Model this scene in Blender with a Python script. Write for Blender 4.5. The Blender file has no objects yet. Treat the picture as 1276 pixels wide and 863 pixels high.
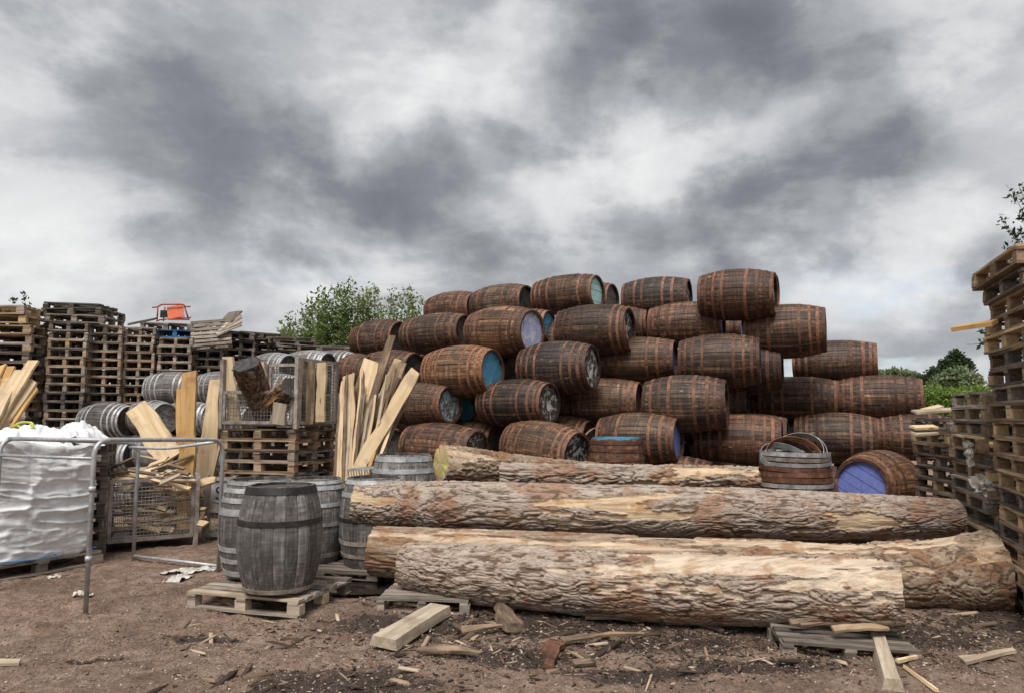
import bpy, math, random
import numpy as np
from mathutils import Vector, Matrix, Euler
rad = math.radians
random.seed(7)
RNG = np.random.default_rng(7)
S = bpy.context.scene
C = S.collection

# ---------------------------------------------------------------- camera
CAM_H, PITCH, FPX = 1.68, math.atan(83.5 / 900), 900.0
cam = bpy.data.cameras.new("camera"); camo = bpy.data.objects.new("camera", cam); C.objects.link(camo)
camo.location = (0, 0, CAM_H); camo.rotation_euler = (math.pi / 2 + PITCH, 0, 0)
cam.sensor_fit = 'HORIZONTAL'; cam.sensor_width = 36; cam.lens = FPX / 1276 * 36
cam.clip_start = 0.05; cam.clip_end = 3000
S.camera = camo

def at(px, py, D):
    """point of the place seen at photo pixel (px, py), D metres in front of the camera"""
    dx, dy = (px - 638) / FPX, -(py - 431.5) / FPX
    cp, sp = math.cos(PITCH), math.sin(PITCH)
    k = D / (cp - sp * dy)
    return Vector((dx * k, D, CAM_H + (sp + cp * dy) * k))
def ground_at(px, py):
    dx, dy = (px - 638) / FPX, -(py - 431.5) / FPX
    cp, sp = math.cos(PITCH), math.sin(PITCH)
    k = -CAM_H / (sp + cp * dy)
    return Vector((dx * k, (cp - sp * dy) * k, 0))

# ---------------------------------------------------------------- sky and sun
SUN_AZ, SUN_EL = rad(-16), rad(58)      # azimuth measured from behind the camera towards the right
sun_dir = Vector((math.sin(SUN_AZ) * math.cos(SUN_EL), -math.cos(SUN_AZ) * math.cos(SUN_EL), math.sin(SUN_EL)))
sl = bpy.data.lights.new("sun", 'SUN'); sl.energy = 1.8; sl.angle = rad(28); sl.color = (1.0, 0.965, 0.92)
so = bpy.data.objects.new("sun", sl); C.objects.link(so)
so.rotation_euler = sun_dir.to_track_quat('Z', 'Y').to_euler(); so.location = (0, 0, 60)
S.view_settings.view_transform = 'Standard'; S.view_settings.look = 'None'
S.view_settings.gamma = 1; S.view_settings.exposure = 1.15
S.view_settings.use_curve_mapping = False

class NT:
    """tiny helper round a node tree"""
    def __init__(s, tree): s.t = tree; tree.nodes.clear()
    def n(s, kind, props=None, **inp):
        nd = s.t.nodes.new('ShaderNode' + kind)
        for k, v in (props or {}).items(): setattr(nd, k, v)
        for k, v in inp.items(): s.set(nd, k, v)
        return nd
    def set(s, nd, k, v):
        if k.startswith('i') and k[1:].isdigit(): sock = nd.inputs[int(k[1:])]
        else: sock = nd.inputs[k.replace('_', ' ')]
        if hasattr(v, 'bl_idname') and hasattr(v, 'outputs'): v = v.outputs[0]
        if isinstance(v, bpy.types.NodeSocket): s.t.links.new(v, sock)
        else: sock.default_value = v
    def math(s, op, a, b=0.0, clamp=False):
        return s.n('Math', {'operation': op, 'use_clamp': clamp}, i0=a, i1=b).outputs[0]
    def mix(s, f, a, b, mode='MIX'):
        nd = s.n('Mix', {'data_type': 'RGBA', 'blend_type': mode}, i0=f)
        s.set(nd, 'i6', a); s.set(nd, 'i7', b); return nd.outputs[2]
    def ramp(s, f, stops, interp='LINEAR'):
        nd = s.n('ValToRGB'); s.set(nd, 'Fac', f); cr = nd.color_ramp; cr.interpolation = interp
        while len(cr.elements) < len(stops): cr.elements.new(0.5)
        for e, (p, c) in zip(cr.elements, stops):
            e.position = p; e.color = (c, c, c, 1) if isinstance(c, (int, float)) else (*c, 1)
        return nd.outputs[0]
    def rng(s, f, a, b, c=0.0, d=1.0, smooth=False):
        nd = s.n('MapRange', {'interpolation_type': 'SMOOTHSTEP' if smooth else 'LINEAR', 'clamp': True}, i0=f, i1=a, i2=b, i3=c, i4=d)
        return nd.outputs[0]
    def noise(s, vec, scale, detail=4, rough=0.55, dist=0.0):
        return s.n('TexNoise', Vector=vec, Scale=scale, Detail=detail, Roughness=rough, Distortion=dist).outputs[0]
    def vmap(s, vec, scale=(1, 1, 1), rot=(0, 0, 0), loc=(0, 0, 0)):
        return s.n('Mapping', Vector=vec, Scale=scale, Rotation=rot, Location=loc).outputs[0]

W = bpy.data.worlds.new("World"); S.world = W; W.use_nodes = True
w = NT(W.node_tree)
sky = w.n('TexSky', {'sky_type': 'NISHITA', 'sun_disc': False, 'sun_elevation': SUN_EL, 'sun_rotation': math.pi - SUN_AZ, 'dust_density': 2.0})
dirv = w.n('TexCoord').outputs['Generated']
sep = w.n('SeparateXYZ', Vector=dirv)
zz = w.math('ADD', w.math('MAXIMUM', sep.outputs[2], 0.0), 0.22)
pl = w.n('CombineXYZ', X=w.math('DIVIDE', sep.outputs[0], zz), Y=w.math('DIVIDE', sep.outputs[1], zz), Z=0.0).outputs[0]
wn = w.n('TexNoise', Vector=pl, Scale=1.1, Detail=3.0, Roughness=0.5)
wn2 = w.n('TexNoise', Vector=dirv, Scale=4.5, Detail=6.0, Roughness=0.6)
def vsub(a, b): return w.n('VectorMath', {'operation': 'SUBTRACT'}, i0=a, i1=b).outputs[0]
def vscale(a, k):
    nd = w.n('VectorMath', {'operation': 'SCALE'}, i0=a); nd.inputs['Scale'].default_value = k; return nd.outputs[0]
def vadd(a, b): return w.n('VectorMath', {'operation': 'ADD'}, i0=a, i1=b).outputs[0]
SKY_OFF = (-4.1, 3.6, 1.9)
warp_pl = vadd(pl, vscale(vsub(wn.outputs[1], (0.5, 0.5, 0.5)), 0.35))
warp_dir = w.n('VectorMath', {'operation': 'NORMALIZE'}, i0=vadd(dirv, vscale(vsub(wn2.outputs[1], (0.5, 0.5, 0.5)), 0.25))).outputs[0]
big = w.noise(w.vmap(warp_pl, (0.8, 1.1, 1), (0, 0, rad(-24)), SKY_OFF), 1.5, 7, 0.55, 0.2)
pv = w.vmap(dirv, (1, 1, 2.1), (0, rad(17), 0), SKY_OFF)
puff = w.noise(pv, 3.3, 10, 0.56, 0.25)
puff2 = w.noise(w.vmap(dirv, (1, 1, 1.8), (0, rad(14), 0), (3.1, 1.7, 0.4)), 9.0, 10, 0.62, 0.1)
edge1 = w.rng(puff, 0.44, 0.57, 0, 1, True); edge2 = w.rng(puff2, 0.46, 0.60, 0, 1, True)
def cen(v, k): return w.math('MULTIPLY', w.math('SUBTRACT', v, 0.5), k)
val = w.math('ADD', cen(big, .80), w.math('ADD', cen(puff, .56), cen(puff2, .24)))
val = w.math('ADD', val, w.math('ADD', cen(edge1, .20), cen(edge2, .06)))
# the large cloud masses of this sky: (photo pixel, radius px, lighter or darker)
for px, py, r, a in [(180, 200, 110, -.24), (270, 215, 110, -.24), (360, 250, 95, -.24), (440, 272, 90, -.26), (520, 245, 80, -.24), (600, 195, 80, -.26), (680, 145, 70, -.20), (760, 75, 100, -.24), (850, 50, 130, -.32),
                     (965, 80, 110, -.26), (1010, 30, 100, -.10), (690, 15, 130, -.24), (60, 240, 90, -.18), (560, 10, 70, -.08),
                     (560, 330, 70, -.16), (640, 322, 80, -.24), (740, 318, 90, -.22), (850, 302, 100, -.24), (960, 268, 100, -.32), (1060, 238, 100, -.36), (1160, 200, 90, -.16), (1190, 345, 60, -.24), (1100, 130, 70, -.10), (240, 90, 90, -.08),
                     (500, 100, 120, .05), (575, 120, 110, .12), (420, 105, 100, .06), (650, 85, 60, .14), (640, 245, 80, .12), (730, 215, 90, .14), (850, 155, 90, .26), (930, 165, 60, .16), (1010, 150, 70, .16), (460, 190, 60, .16),
                     (330, 300, 85, .30), (140, 300, 120, .20), (40, 330, 120, .22), (420, 340, 80, .18), (1150, 290, 80, .22), (1230, 220, 110, .26), (1050, 325, 100, .30), (1220, 120, 90, .10), (100, 120, 120, .04), (520, 335, 60, .14)]:
    d = (at(px, py, 100) - camo.location).normalized()
    dp = w.n('VectorMath', {'operation': 'DOT_PRODUCT'}, i0=warp_dir, i1=tuple(d)).outputs['Value']
    val = w.math('ADD', val, w.math('MULTIPLY', w.rng(dp, math.cos(1.25 * r / 900), 1.0, 0, 1, True), a * .95))
cl = w.ramp(w.math('ADD', w.math('MULTIPLY', val, 0.60), 0.575), [(0.0, (.058, .062, .070)), (0.28, (.112, .119, .131)), (0.48, (.196, .203, .215)), (0.66, (.310, .316, .323)), (0.92, (.425, .424, .420))])
gap = w.rng(w.noise(w.vmap(dirv, (1, 1, 3.2)), 3.6, 7, 0.6), 0.54, 0.66, 0, 1, True)
low = w.rng(sep.outputs[2], 0.04, 0.22, 0.85, 0.0, True)
skyc = w.mix(1.0, sky, (0.10, 0.10, 0.10, 1), 'MULTIPLY')
skyc = w.mix(0.55, skyc, (.26, .30, .35, 1))
col = w.mix(w.math('MULTIPLY', gap, low), cl, skyc)
bg = w.n('Background', Color=col, Strength=1.0)
w.n('OutputWorld', Surface=bg)

# ---------------------------------------------------------------- numpy noise
def _h(ix, iy, iz, seed):
    h = (ix.astype(np.int64) * 374761393 + iy.astype(np.int64) * 668265263 + iz.astype(np.int64) * 1274126177 + seed * 974634593) & 0xffffffff
    h = ((h ^ (h >> 13)) * 1274126177) & 0xffffffff
    return ((h ^ (h >> 16)) & 0xffffff) / float(0xffffff)
def vnoise(x, y, z=0.0, seed=0):
    x, y, z = np.broadcast_arrays(np.asarray(x, float), np.asarray(y, float), np.asarray(z, float))
    ix, iy, iz = np.floor(x), np.floor(y), np.floor(z)
    fx, fy, fz = x - ix, y - iy, z - iz
    fx, fy, fz = [f * f * f * (f * (f * 6 - 15) + 10) for f in (fx, fy, fz)]
    r = 0
    for a in (0, 1):
        for b in (0, 1):
            for c in (0, 1):
                r = r + _h(ix + a, iy + b, iz + c, seed) * (fx if a else 1 - fx) * (fy if b else 1 - fy) * (fz if c else 1 - fz)
    return r * 2 - 1
def fbm(x, y, z=0.0, seed=0, oct=4, rough=0.5):
    r, amp, f = 0, 1.0, 1.0
    for k in range(oct):
        r = r + amp * vnoise(x * f, y * f, np.asarray(z) * f, seed + k); amp *= rough; f *= 2.03
    return r

# ---------------------------------------------------------------- mesh and object helpers
def mesh(name, verts, faces, smooth=False, attrs=None):
    me = bpy.data.meshes.new(name)
    verts = np.asarray(verts, dtype=np.float32).reshape(-1, 3)
    if isinstance(faces, np.ndarray):
        k = faces.shape[1]; n = len(faces)
        me.vertices.add(len(verts)); me.vertices.foreach_set('co', verts.ravel())
        me.loops.add(n * k); me.loops.foreach_set('vertex_index', faces.astype(np.int32).ravel())
        me.polygons.add(n); me.polygons.foreach_set('loop_start', np.arange(0, n * k, k, dtype=np.int32))
        me.polygons.foreach_set('loop_total', np.full(n, k, dtype=np.int32))
        me.update(calc_edges=True)
    else:
        me.from_pydata([tuple(map(float, v)) for v in verts], [], faces)
    if smooth: me.polygons.foreach_set('use_smooth', np.ones(len(me.polygons), dtype=bool))
    for k, (dom, arr) in (attrs or {}).items():
        a = me.attributes.new(k, 'FLOAT', dom); a.data.foreach_set('value', np.asarray(arr, dtype=np.float32).ravel())
    me.materials.append(None)
    me.validate()
    return me
def obj(name, me, mat=None, parent=None, loc=(0, 0, 0), rot=(0, 0, 0), scale=(1, 1, 1), kind=None, label=None):
    o = bpy.data.objects.new(name, me); C.objects.link(o)
    o.parent = parent; o.location = loc; o.rotation_euler = rot; o.scale = scale
    if mat is not None: o.material_slots[0].link = 'OBJECT'; o.material_slots[0].material = mat
    if kind: o['kind'] = kind
    if label: o['label'] = label
    return o
def tag(o, label, cat, group=None):
    o['label'] = label; o['category'] = cat
    if group: o['group'] = group
    return o
def thing(name, label, cat, loc=(0, 0, 0), rot=(0, 0, 0), group=None, scale=(1, 1, 1)):
    o = bpy.data.objects.new(name, None); C.objects.link(o); o.empty_display_size = 0.1
    o.location = loc; o.rotation_euler = rot; o.scale = scale
    return tag(o, label, cat, group)
BOXF = [(0, 3, 2, 1), (4, 5, 6, 7), (0, 1, 5, 4), (1, 2, 6, 5), (2, 3, 7, 6), (3, 0, 4, 7)]
class MB:
    """collects shapes into one mesh"""
    def __init__(s): s.v = []; s.f = []
    def add(s, v, f):
        o = len(s.v); s.v += [tuple(p) for p in v]; s.f += [tuple(i + o for i in q) for q in f]; return s
    def box(s, c, d, j=0.0, M=None):
        x, y, z = d[0] / 2, d[1] / 2, d[2] / 2
        v = [Vector((a, b, e)) for e in (-z, z) for a, b in ((-x, -y), (x, -y), (x, y), (-x, y))]
        v = [p + Vector([random.uniform(-j, j) for _ in range(3)]) for p in v]
        if M: v = [M @ p for p in v]
        return s.add([p + Vector(c) for p in v], BOXF)
    def tube(s, pts, r, seg=8, caps=True):
        pts = [Vector(p) for p in pts]; n = len(pts); rs = r if hasattr(r, '__len__') else [r] * n
        v = []; up = None
        for i, p in enumerate(pts):
            t = (pts[min(i + 1, n - 1)] - pts[max(i - 1, 0)]).normalized()
            if up is None:
                up = t.cross(Vector((0, 0, 1)));  up = up if up.length > 1e-3 else t.cross(Vector((1, 0, 0)))
            a = (up - t * up.dot(t)).normalized(); b = t.cross(a); up = a
            v += [p + (a * math.cos(2 * math.pi * k / seg) + b * math.sin(2 * math.pi * k / seg)) * rs[i] for k in range(seg)]
        f = [(i * seg + k, i * seg + (k + 1) % seg, (i + 1) * seg + (k + 1) % seg, (i + 1) * seg + k) for i in range(n - 1) for k in range(seg)]
        if caps: f += [tuple(range(seg))[::-1], tuple((n - 1) * seg + k for k in range(seg))]
        return s.add(v, f)
    def mesh(s, name, smooth=False): return mesh(name, s.v, s.f, smooth)
def rounded(pts, r=0.12, n=6):
    """polyline with its corners rounded"""
    pts = [Vector(p) for p in pts]; out = [pts[0]]
    for a, b, c in zip(pts, pts[1:], pts[2:]):
        d1, d2 = (a - b), (c - b); q = min(r, d1.length * .48, d2.length * .48)
        p, s_ = b + d1.normalized() * q, b + d2.normalized() * q
        for k in range(n + 1):
            t = k / n; out.append(p * (1 - t) ** 2 + b * 2 * t * (1 - t) + s_ * t * t)
    return out + [pts[-1]]
ORD = ['topmost', 'second from the top', 'third from the top', 'fourth from the top', 'fifth from the top', 'sixth from the top', 'seventh from the top', 'eighth from the top',
       'ninth from the top', 'tenth from the top', 'eleventh from the top', 'twelfth from the top', 'thirteenth from the top', 'fourteenth from the top', 'fifteenth from the top',
       'sixteenth from the top', 'seventeenth from the top', 'eighteenth from the top', 'nineteenth from the top', 'twentieth from the top', 'twenty-first from the top', 'twenty-second from the top',
       'twenty-third from the top', 'twenty-fourth from the top']

# ---------------------------------------------------------------- materials
def new_mat(name):
    m = bpy.data.materials.new(name); m.use_nodes = True
    return m, NT(m.node_tree)
def finish(t, color, rough=0.8, bump=None, bstr=0.4, bdist=0.01, metal=0.0, spec=0.3):
    b = t.n('BsdfPrincipled', Roughness=rough, Metallic=metal)
    t.set(b, 'Base_Color', color); b.inputs['Specular IOR Level'].default_value = spec
    if bump is not None:
        t.set(b, 'Normal', t.n('Bump', Strength=bstr, Distance=bdist, Height=bump))
    t.n('OutputMaterial', Surface=b); return b
def objvec(t, k=37.0):
    """object coordinates shifted for every object, and that object's random number"""
    r = t.n('ObjectInfo').outputs['Random']
    v = t.n('VectorMath', {'operation': 'ADD'}, i0=t.n('TexCoord').outputs['Object'])
    t.set(v, 'i1', t.math('MULTIPLY', r, k)); return v.outputs[0], r
def mulv(t, c, f): return t.mix(1.0, c, f, 'MULTIPLY')
def wood(name, dark, mid, light, grain=(1.2, 22, 22), rough=0.85, var=(0.7, 1.25), stain=None, stain_amt=0.5, bstr=0.5, attr=None, knots=False):
    m, t = new_mat(name); v, r = objvec(t)
    g = t.noise(t.vmap(v, grain), 1.6, 6, 0.62, 0.35)
    fine = t.noise(t.vmap(v, (grain[0] * 2.5, grain[1] * 4, grain[2] * 4)), 2.0, 3, 0.6)
    patch = t.noise(v, 3.2, 5, 0.6)
    c = t.ramp(t.math('ADD', t.math('MULTIPLY', g, 0.75), t.math('MULTIPLY', fine, 0.25)), [(0.32, dark), (0.52, mid), (0.70, light)])
    if stain: c = t.mix(t.math('MULTIPLY', t.rng(patch, 0.50, 0.66, 0, 1, True), stain_amt), c, (*stain, 1))
    if attr:
        a = t.n('Attribute', {'attribute_name': attr}).outputs['Fac']
        c = mulv(t, c, t.ramp(a, [(0, 0.62), (1, 1.32)]))
    if knots:
        kn = t.n('TexVoronoi', Vector=t.vmap(v, (1.3, 5, 5)), Scale=1.2).outputs['Distance']
        c = t.mix(t.rng(kn, 0.10, 0.05), c, (dark[0] * .5, dark[1] * .45, dark[2] * .4, 1))
    c = mulv(t, c, t.ramp(r, [(0, var[0]), (1, var[1])]))
    finish(t, c, rough, t.math('ADD', g, t.math('MULTIPLY', fine, 0.6)), bstr, 0.006)
    return m
MAT = {}
MAT['pallet_grey'] = wood('weathered_pallet_wood', (.105, .083, .065), (.30, .25, .205), (.50, .44, .375), var=(.5, 1.4), stain=(.09, .07, .055), knots=True)
MAT['pallet_brown'] = wood('brown_pallet_wood', (.13, .085, .050), (.30, .205, .130), (.46, .345, .235), var=(.5, 1.35), stain=(.10, .075, .055), knots=True)
MAT['pallet_new'] = wood('fresh_pallet_wood', (.34, .225, .115), (.54, .39, .225), (.66, .52, .34), var=(.75, 1.15), stain=(.30, .22, .14), stain_amt=.4, knots=True)
MAT['pallet_dark'] = wood('dark_pallet_wood', (.050, .040, .033), (.14, .115, .094), (.27, .235, .20), var=(.5, 1.6), stain=(.05, .042, .036))
MAT['pallet_blue'] = wood('blue_painted_pallet_wood', (.02, .06, .14), (.035, .12, .26), (.06, .17, .33), var=(.8, 1.2))
MAT['plank'] = wood('sawn_plank_wood', (.50, .34, .19), (.66, .50, .31), (.76, .62, .43), grain=(.8, 14, 14), var=(.8, 1.12), stain=(.34, .25, .165), stain_amt=.55, knots=True)
MAT['plank_orange'] = wood('orange_plank_wood', (.38, .20, .065), (.56, .34, .14), (.66, .44, .22), grain=(.8, 12, 12), var=(.85, 1.1), stain=(.22, .12, .05), stain_amt=.5, knots=True)
MAT['plank_grey'] = wood('weathered_plank_wood', (.24, .185, .13), (.45, .365, .27), (.60, .51, .40), grain=(.8, 14, 14), var=(.8, 1.15), stain=(.18, .12, .08))
MAT['slab_bark'] = wood('bark_slab', (.055, .038, .026), (.19, .13, .088), (.40, .29, .20), grain=(1.6, 16, 16), var=(.7, 1.2), stain=(.46, .33, .20), stain_amt=.45, bstr=.9)
MAT['dark_timber'] = wood('wet_dark_timber', (.03, .022, .017), (.075, .056, .044), (.14, .11, .09))

def cask_wood(name, dark, mid, light, weather, streak, tint=True):
    m, t = new_mat(name); v, r = objvec(t, 53.0)
    g = t.noise(t.vmap(v, (1.1, 26, 26)), 1.3, 6, 0.65, 0.3)
    cross = t.noise(t.vmap(v, (16, 2.2, 2.2)), 1.6, 5, 0.6, 0.4)
    patch = t.noise(v, 2.6, 6, 0.62, 0.4)
    a = t.n('Attribute', {'attribute_name': 'stave'}).outputs['Fac']
    c = t.ramp(t.math('ADD', t.math('MULTIPLY', g, 0.6), t.math('MULTIPLY', cross, 0.4)), [(0.38, dark), (0.50, mid), (0.62, light)])
    c = t.mix(t.rng(patch, 0.50, 0.66, 0, 0.85, True), c, (*weather, 1))
    fl = t.noise(t.vmap(v, (3.0, 9, 9)), 2.4, 6, 0.66)
    c = t.mix(t.rng(fl, 0.63, 0.70, 0, streak), c, (.46, .40, .34, 1))
    c = mulv(t, c, t.ramp(a, [(0, 0.6), (1, 1.4)]))
    r2 = t.math('FRACT', t.math('MULTIPLY', r, 7.13))
    if tint: c = mulv(t, c, t.mix(r2, (1.24, .98, .80, 1), (.90, .91, .93, 1)))
    c = mulv(t, c, t.ramp(r, [(0, 0.6), (1, 1.35)]))
    finish(t, c, 0.62, t.math('ADD', g, t.math('MULTIPLY', cross, 0.5)), 0.7, 0.008, spec=.4)
    return m
MAT['cask'] = cask_wood('dark_oak_staves', (.018, .011, .0075), (.066, .038, .024), (.180, .112, .072), (.030, .019, .013), .5)
MAT['cask_brown'] = cask_wood('warm_oak_staves', (.030, .018, .010), (.105, .061, .034), (.245, .155, .094), (.046, .028, .018), .35)
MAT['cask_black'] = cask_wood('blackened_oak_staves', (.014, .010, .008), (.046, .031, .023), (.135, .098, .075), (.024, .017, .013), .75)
MAT['cask_grey'] = cask_wood('grey_weathered_staves', (.058, .052, .048), (.150, .134, .123), (.285, .265, .25), (.085, .075, .068), .25, False)
MAT['cask_slate'] = cask_wood('charcoal_grey_staves', (.050, .044, .041), (.115, .102, .094), (.215, .196, .184), (.075, .066, .060), .35, False)
MAT['cask_tub'] = cask_wood('red_brown_tub_staves', (.040, .020, .013), (.125, .063, .040), (.22, .125, .085), (.055, .030, .021), .2)

def metal_mat(name, c1, c2, c3, metal, rough, var=(.75, 1.25), sc=9.0):
    m, t = new_mat(name); v, r = objvec(t, 29.0)
    n1 = t.noise(v, sc, 7, 0.65, 0.3); n2 = t.noise(v, sc * 5, 4, 0.6)
    c = t.ramp(t.math('ADD', t.math('MULTIPLY', n1, .75), t.math('MULTIPLY', n2, .25)), [(0.34, c1), (0.52, c2), (0.68, c3)])
    c = mulv(t, c, t.ramp(r, [(0, var[0]), (1, var[1])]))
    finish(t, c, rough, n2, 0.35, 0.003, metal=metal, spec=.4); return m
MAT['rust'] = metal_mat('rusty_hoop_iron', (.048, .022, .014), (.150, .066, .038), (.285, .138, .082), 0.0, 0.68, (.34, 1.4))
MAT['rust_bright'] = metal_mat('orange_rusty_hoop', (.12, .05, .027), (.25, .11, .055), (.38, .185, .10), 0.0, 0.8, (.7, 1.15))
MAT['galv'] = metal_mat('galvanised_steel', (.30, .31, .32), (.44, .45, .46), (.58, .59, .60), 0.35, 0.45, (.8, 1.1), 14)
MAT['galv_hoop'] = metal_mat('galvanised_hoop_steel', (.17, .168, .166), (.38, .38, .38), (.58, .58, .58), 0.25, 0.45, (.8, 1.15), 7)
MAT['black_hoop'] = metal_mat('black_iron_hoop', (.012, .011, .011), (.026, .024, .024), (.055, .05, .048), 0.2, 0.5)
MAT['cage'] = metal_mat('rusty_cage_steel', (.13, .095, .075), (.30, .26, .225), (.46, .43, .39), 0.15, 0.6, (.8, 1.15), 8)
MAT['wire'] = metal_mat('cage_wire', (.10, .085, .075), (.22, .20, .185), (.34, .32, .30), 0.2, 0.55)

def paint(name, col, wear, wearcol=(.10, .075, .06), second=None):
    m, t = new_mat(name); v, r = objvec(t, 19.0)
    n = t.noise(v, 6.5, 8, 0.68, 0.8); n2 = t.noise(v, 22.0, 5, 0.65, 0.5)
    k = t.math('ADD', t.math('MULTIPLY', n, .65), t.math('MULTIPLY', n2, .35))
    lo = tuple(x * .72 for x in col); c = t.mix(t.rng(n2, .35, .65), (*lo, 1), (*col, 1))
    if second: c = t.mix(t.rng(t.noise(v, 4.0, 6, .65, 1.2), .47, .53), c, (*second, 1))
    c = t.mix(t.rng(k, 0.62 - wear * .26, 0.66 - wear * .26), c, (*wearcol, 1))
    finish(t, c, 0.6, k, 0.5, 0.006, spec=.35); return m
MAT['head_cyan'] = paint('pale_cyan_head_paint', (.50, .78, .78), .25, (.35, .55, .55))
MAT['head_lavender'] = paint('lavender_head_paint', (.50, .53, .78), .42, (.62, .62, .68))
MAT['head_blue'] = paint('sky_blue_head_paint', (.115, .36, .56), .30, (.07, .20, .31))
MAT['head_white'] = paint('flaked_white_head_paint', (.66, .63, .60), .62, (.075, .055, .045))
MAT['head_bluegrey'] = paint('flaked_blue_grey_head_paint', (.24, .39, .43), .55, (.11, .09, .08), (.42, .44, .43))
MAT['head_violet'] = paint('violet_blue_head_paint', (.20, .25, .62), .16, (.13, .16, .44))
MAT['head_dark'] = paint('bare_dark_head', (.095, .08, .07), .5, (.04, .033, .028))
MAT['head_grey'] = paint('grey_weathered_head', (.30, .275, .25), .45, (.12, .105, .09))
MAT['head_black'] = paint('black_worn_head', (.045, .042, .042), .45, (.45, .42, .40))
MAT['orange'] = paint('orange_plastic', (.62, .135, .055), .15, (.45, .10, .05))
MAT['redpaint'] = paint('red_painted_tube', (.36, .05, .035), .3, (.15, .04, .03))
MAT['black_plastic'] = paint('black_plastic', (.03, .03, .032), .2, (.06, .06, .06))
MAT['ink'] = paint('black_stencil_ink', (.03, .025, .022), .0)
def bark_mat(name, ridge, mid, deep, bare, seed):
    m, t = new_mat(name)
    v = t.vmap(t.n('TexCoord').outputs['Object'], loc=(seed * 7.3, seed * 3.1, 0))
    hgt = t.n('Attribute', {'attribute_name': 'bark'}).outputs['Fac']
    bm = t.n('Attribute', {'attribute_name': 'bare'}).outputs['Fac']
    n1 = t.noise(t.vmap(v, (3.2, 11, 11)), 1.8, 7, .66, .5); n2 = t.noise(v, 2.1, 5, .6, .3); n3 = t.noise(t.vmap(v, (14, 42, 42)), 1.6, 4, .65, .4)
    c = t.ramp(t.math('ADD', t.math('MULTIPLY', n1, .6), t.math('MULTIPLY', n3, .4)), [(.34, deep), (.48, mid), (.66, ridge)])
    c = t.mix(t.rng(n2, .50, .60, 0, .68, True), c, (mid[0] * .82, mid[1] * .52, mid[2] * .36, 1))
    c = t.mix(t.rng(hgt, .55, .12, 0, .85, True), c, (*deep, 1))            # crack shade painted into the colour by plate height, along with redder inner bark
    b1 = t.noise(t.vmap(v, (1.3, 20, 20)), 1.5, 6, .6, .6); b2 = t.noise(t.vmap(v, (2.2, 5, 5)), 1.4, 6, .65, 1.0)
    bc = t.ramp(b1, [(.32, tuple(x * .62 for x in bare)), (.52, bare), (.7, tuple(min(x * 1.22, .8) for x in bare))])
    bc = t.mix(t.rng(b2, .47, .66, 0, .85, True), bc, (bare[0] * .62, bare[1] * .46, bare[2] * .33, 1))
    c = t.mix(t.rng(bm, .4, .6), c, bc)
    finish(t, c, .88, t.math('ADD', t.math('MULTIPLY', n3, 1.0), n1), .75, .012, spec=.2); return m
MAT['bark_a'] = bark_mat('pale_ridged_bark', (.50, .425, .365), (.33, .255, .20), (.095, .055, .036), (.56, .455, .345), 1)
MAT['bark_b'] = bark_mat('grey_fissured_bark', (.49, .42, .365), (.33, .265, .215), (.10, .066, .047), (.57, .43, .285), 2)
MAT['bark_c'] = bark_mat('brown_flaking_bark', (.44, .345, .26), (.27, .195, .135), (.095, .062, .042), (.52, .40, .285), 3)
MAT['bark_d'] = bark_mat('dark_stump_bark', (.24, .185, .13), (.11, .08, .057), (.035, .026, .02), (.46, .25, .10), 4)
def endgrain(name, c1, c2, paintstreak=False):
    m, t = new_mat(name); v = t.n('TexCoord').outputs['Object']
    wv = t.n('TexWave', {'wave_type': 'RINGS', 'rings_direction': 'X'}, Vector=v, Scale=14.0, Distortion=2.5, Detail=3.0).outputs['Fac']
    n = t.noise(v, 9, 6, .6)
    c = t.mix(t.math('ADD', t.math('MULTIPLY', wv, .5), t.math('MULTIPLY', n, .5)), (*c1, 1), (*c2, 1))
    if paintstreak:
        k = t.noise(t.vmap(v, (4, 10, 4)), 1.6, 3, .55, .6); hue = t.noise(v, 6.0, 2, .5)
        pc = t.ramp(hue, [(.30, (.10, .45, .13)), (.42, (.62, .55, .06)), (.50, (.16, .50, .16)), (.58, (.06, .16, .55)), (.66, (.55, .08, .06))], 'CONSTANT')
        c = t.mix(t.rng(k, .58, .61, 0, .75), c, pc)
    finish(t, c, .85, n, .4, .006, spec=.2); return m
MAT['end_pale'] = endgrain('pale_sawn_log_end', (.36, .27, .16), (.56, .44, .29))
MAT['end_paint'] = endgrain('log_end_with_paint_marks', (.40, .28, .13), (.58, .43, .23), True)
MAT['end_dark'] = endgrain('dark_weathered_log_end', (.028, .026, .026), (.085, .08, .08))
def leaf_mat(name, c1, c2, c3):
    m, t = new_mat(name); a = t.n('Attribute', {'attribute_name': 'leaf'}).outputs['Fac']
    c = t.ramp(a, [(0, c1), (.5, c2), (1, c3)])
    d = t.n('BsdfPrincipled', Roughness=.55); t.set(d, 'Base_Color', c); d.inputs['Specular IOR Level'].default_value = .35
    tr = t.n('BsdfTranslucent', Color=c); t.n('OutputMaterial', Surface=t.n('MixShader', i0=.35, i1=d, i2=tr)); return m
MAT['leaf'] = leaf_mat('green_leaves', (.062, .098, .024), (.145, .20, .055), (.25, .30, .11))
MAT['leaf_dark'] = leaf_mat('dark_green_leaves', (.018, .036, .014), (.036, .065, .024), (.07, .10, .04))
MAT['leaf_bright'] = leaf_mat('bright_green_leaves', (.10, .165, .03), (.175, .265, .05), (.28, .38, .10))
MAT['leaf_pale'] = leaf_mat('pale_green_leaves', (.11, .15, .07), (.19, .24, .12), (.29, .33, .19))
MAT['twig'] = wood('twig_bark', (.04, .03, .022), (.09, .07, .05), (.15, .12, .09))
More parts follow.
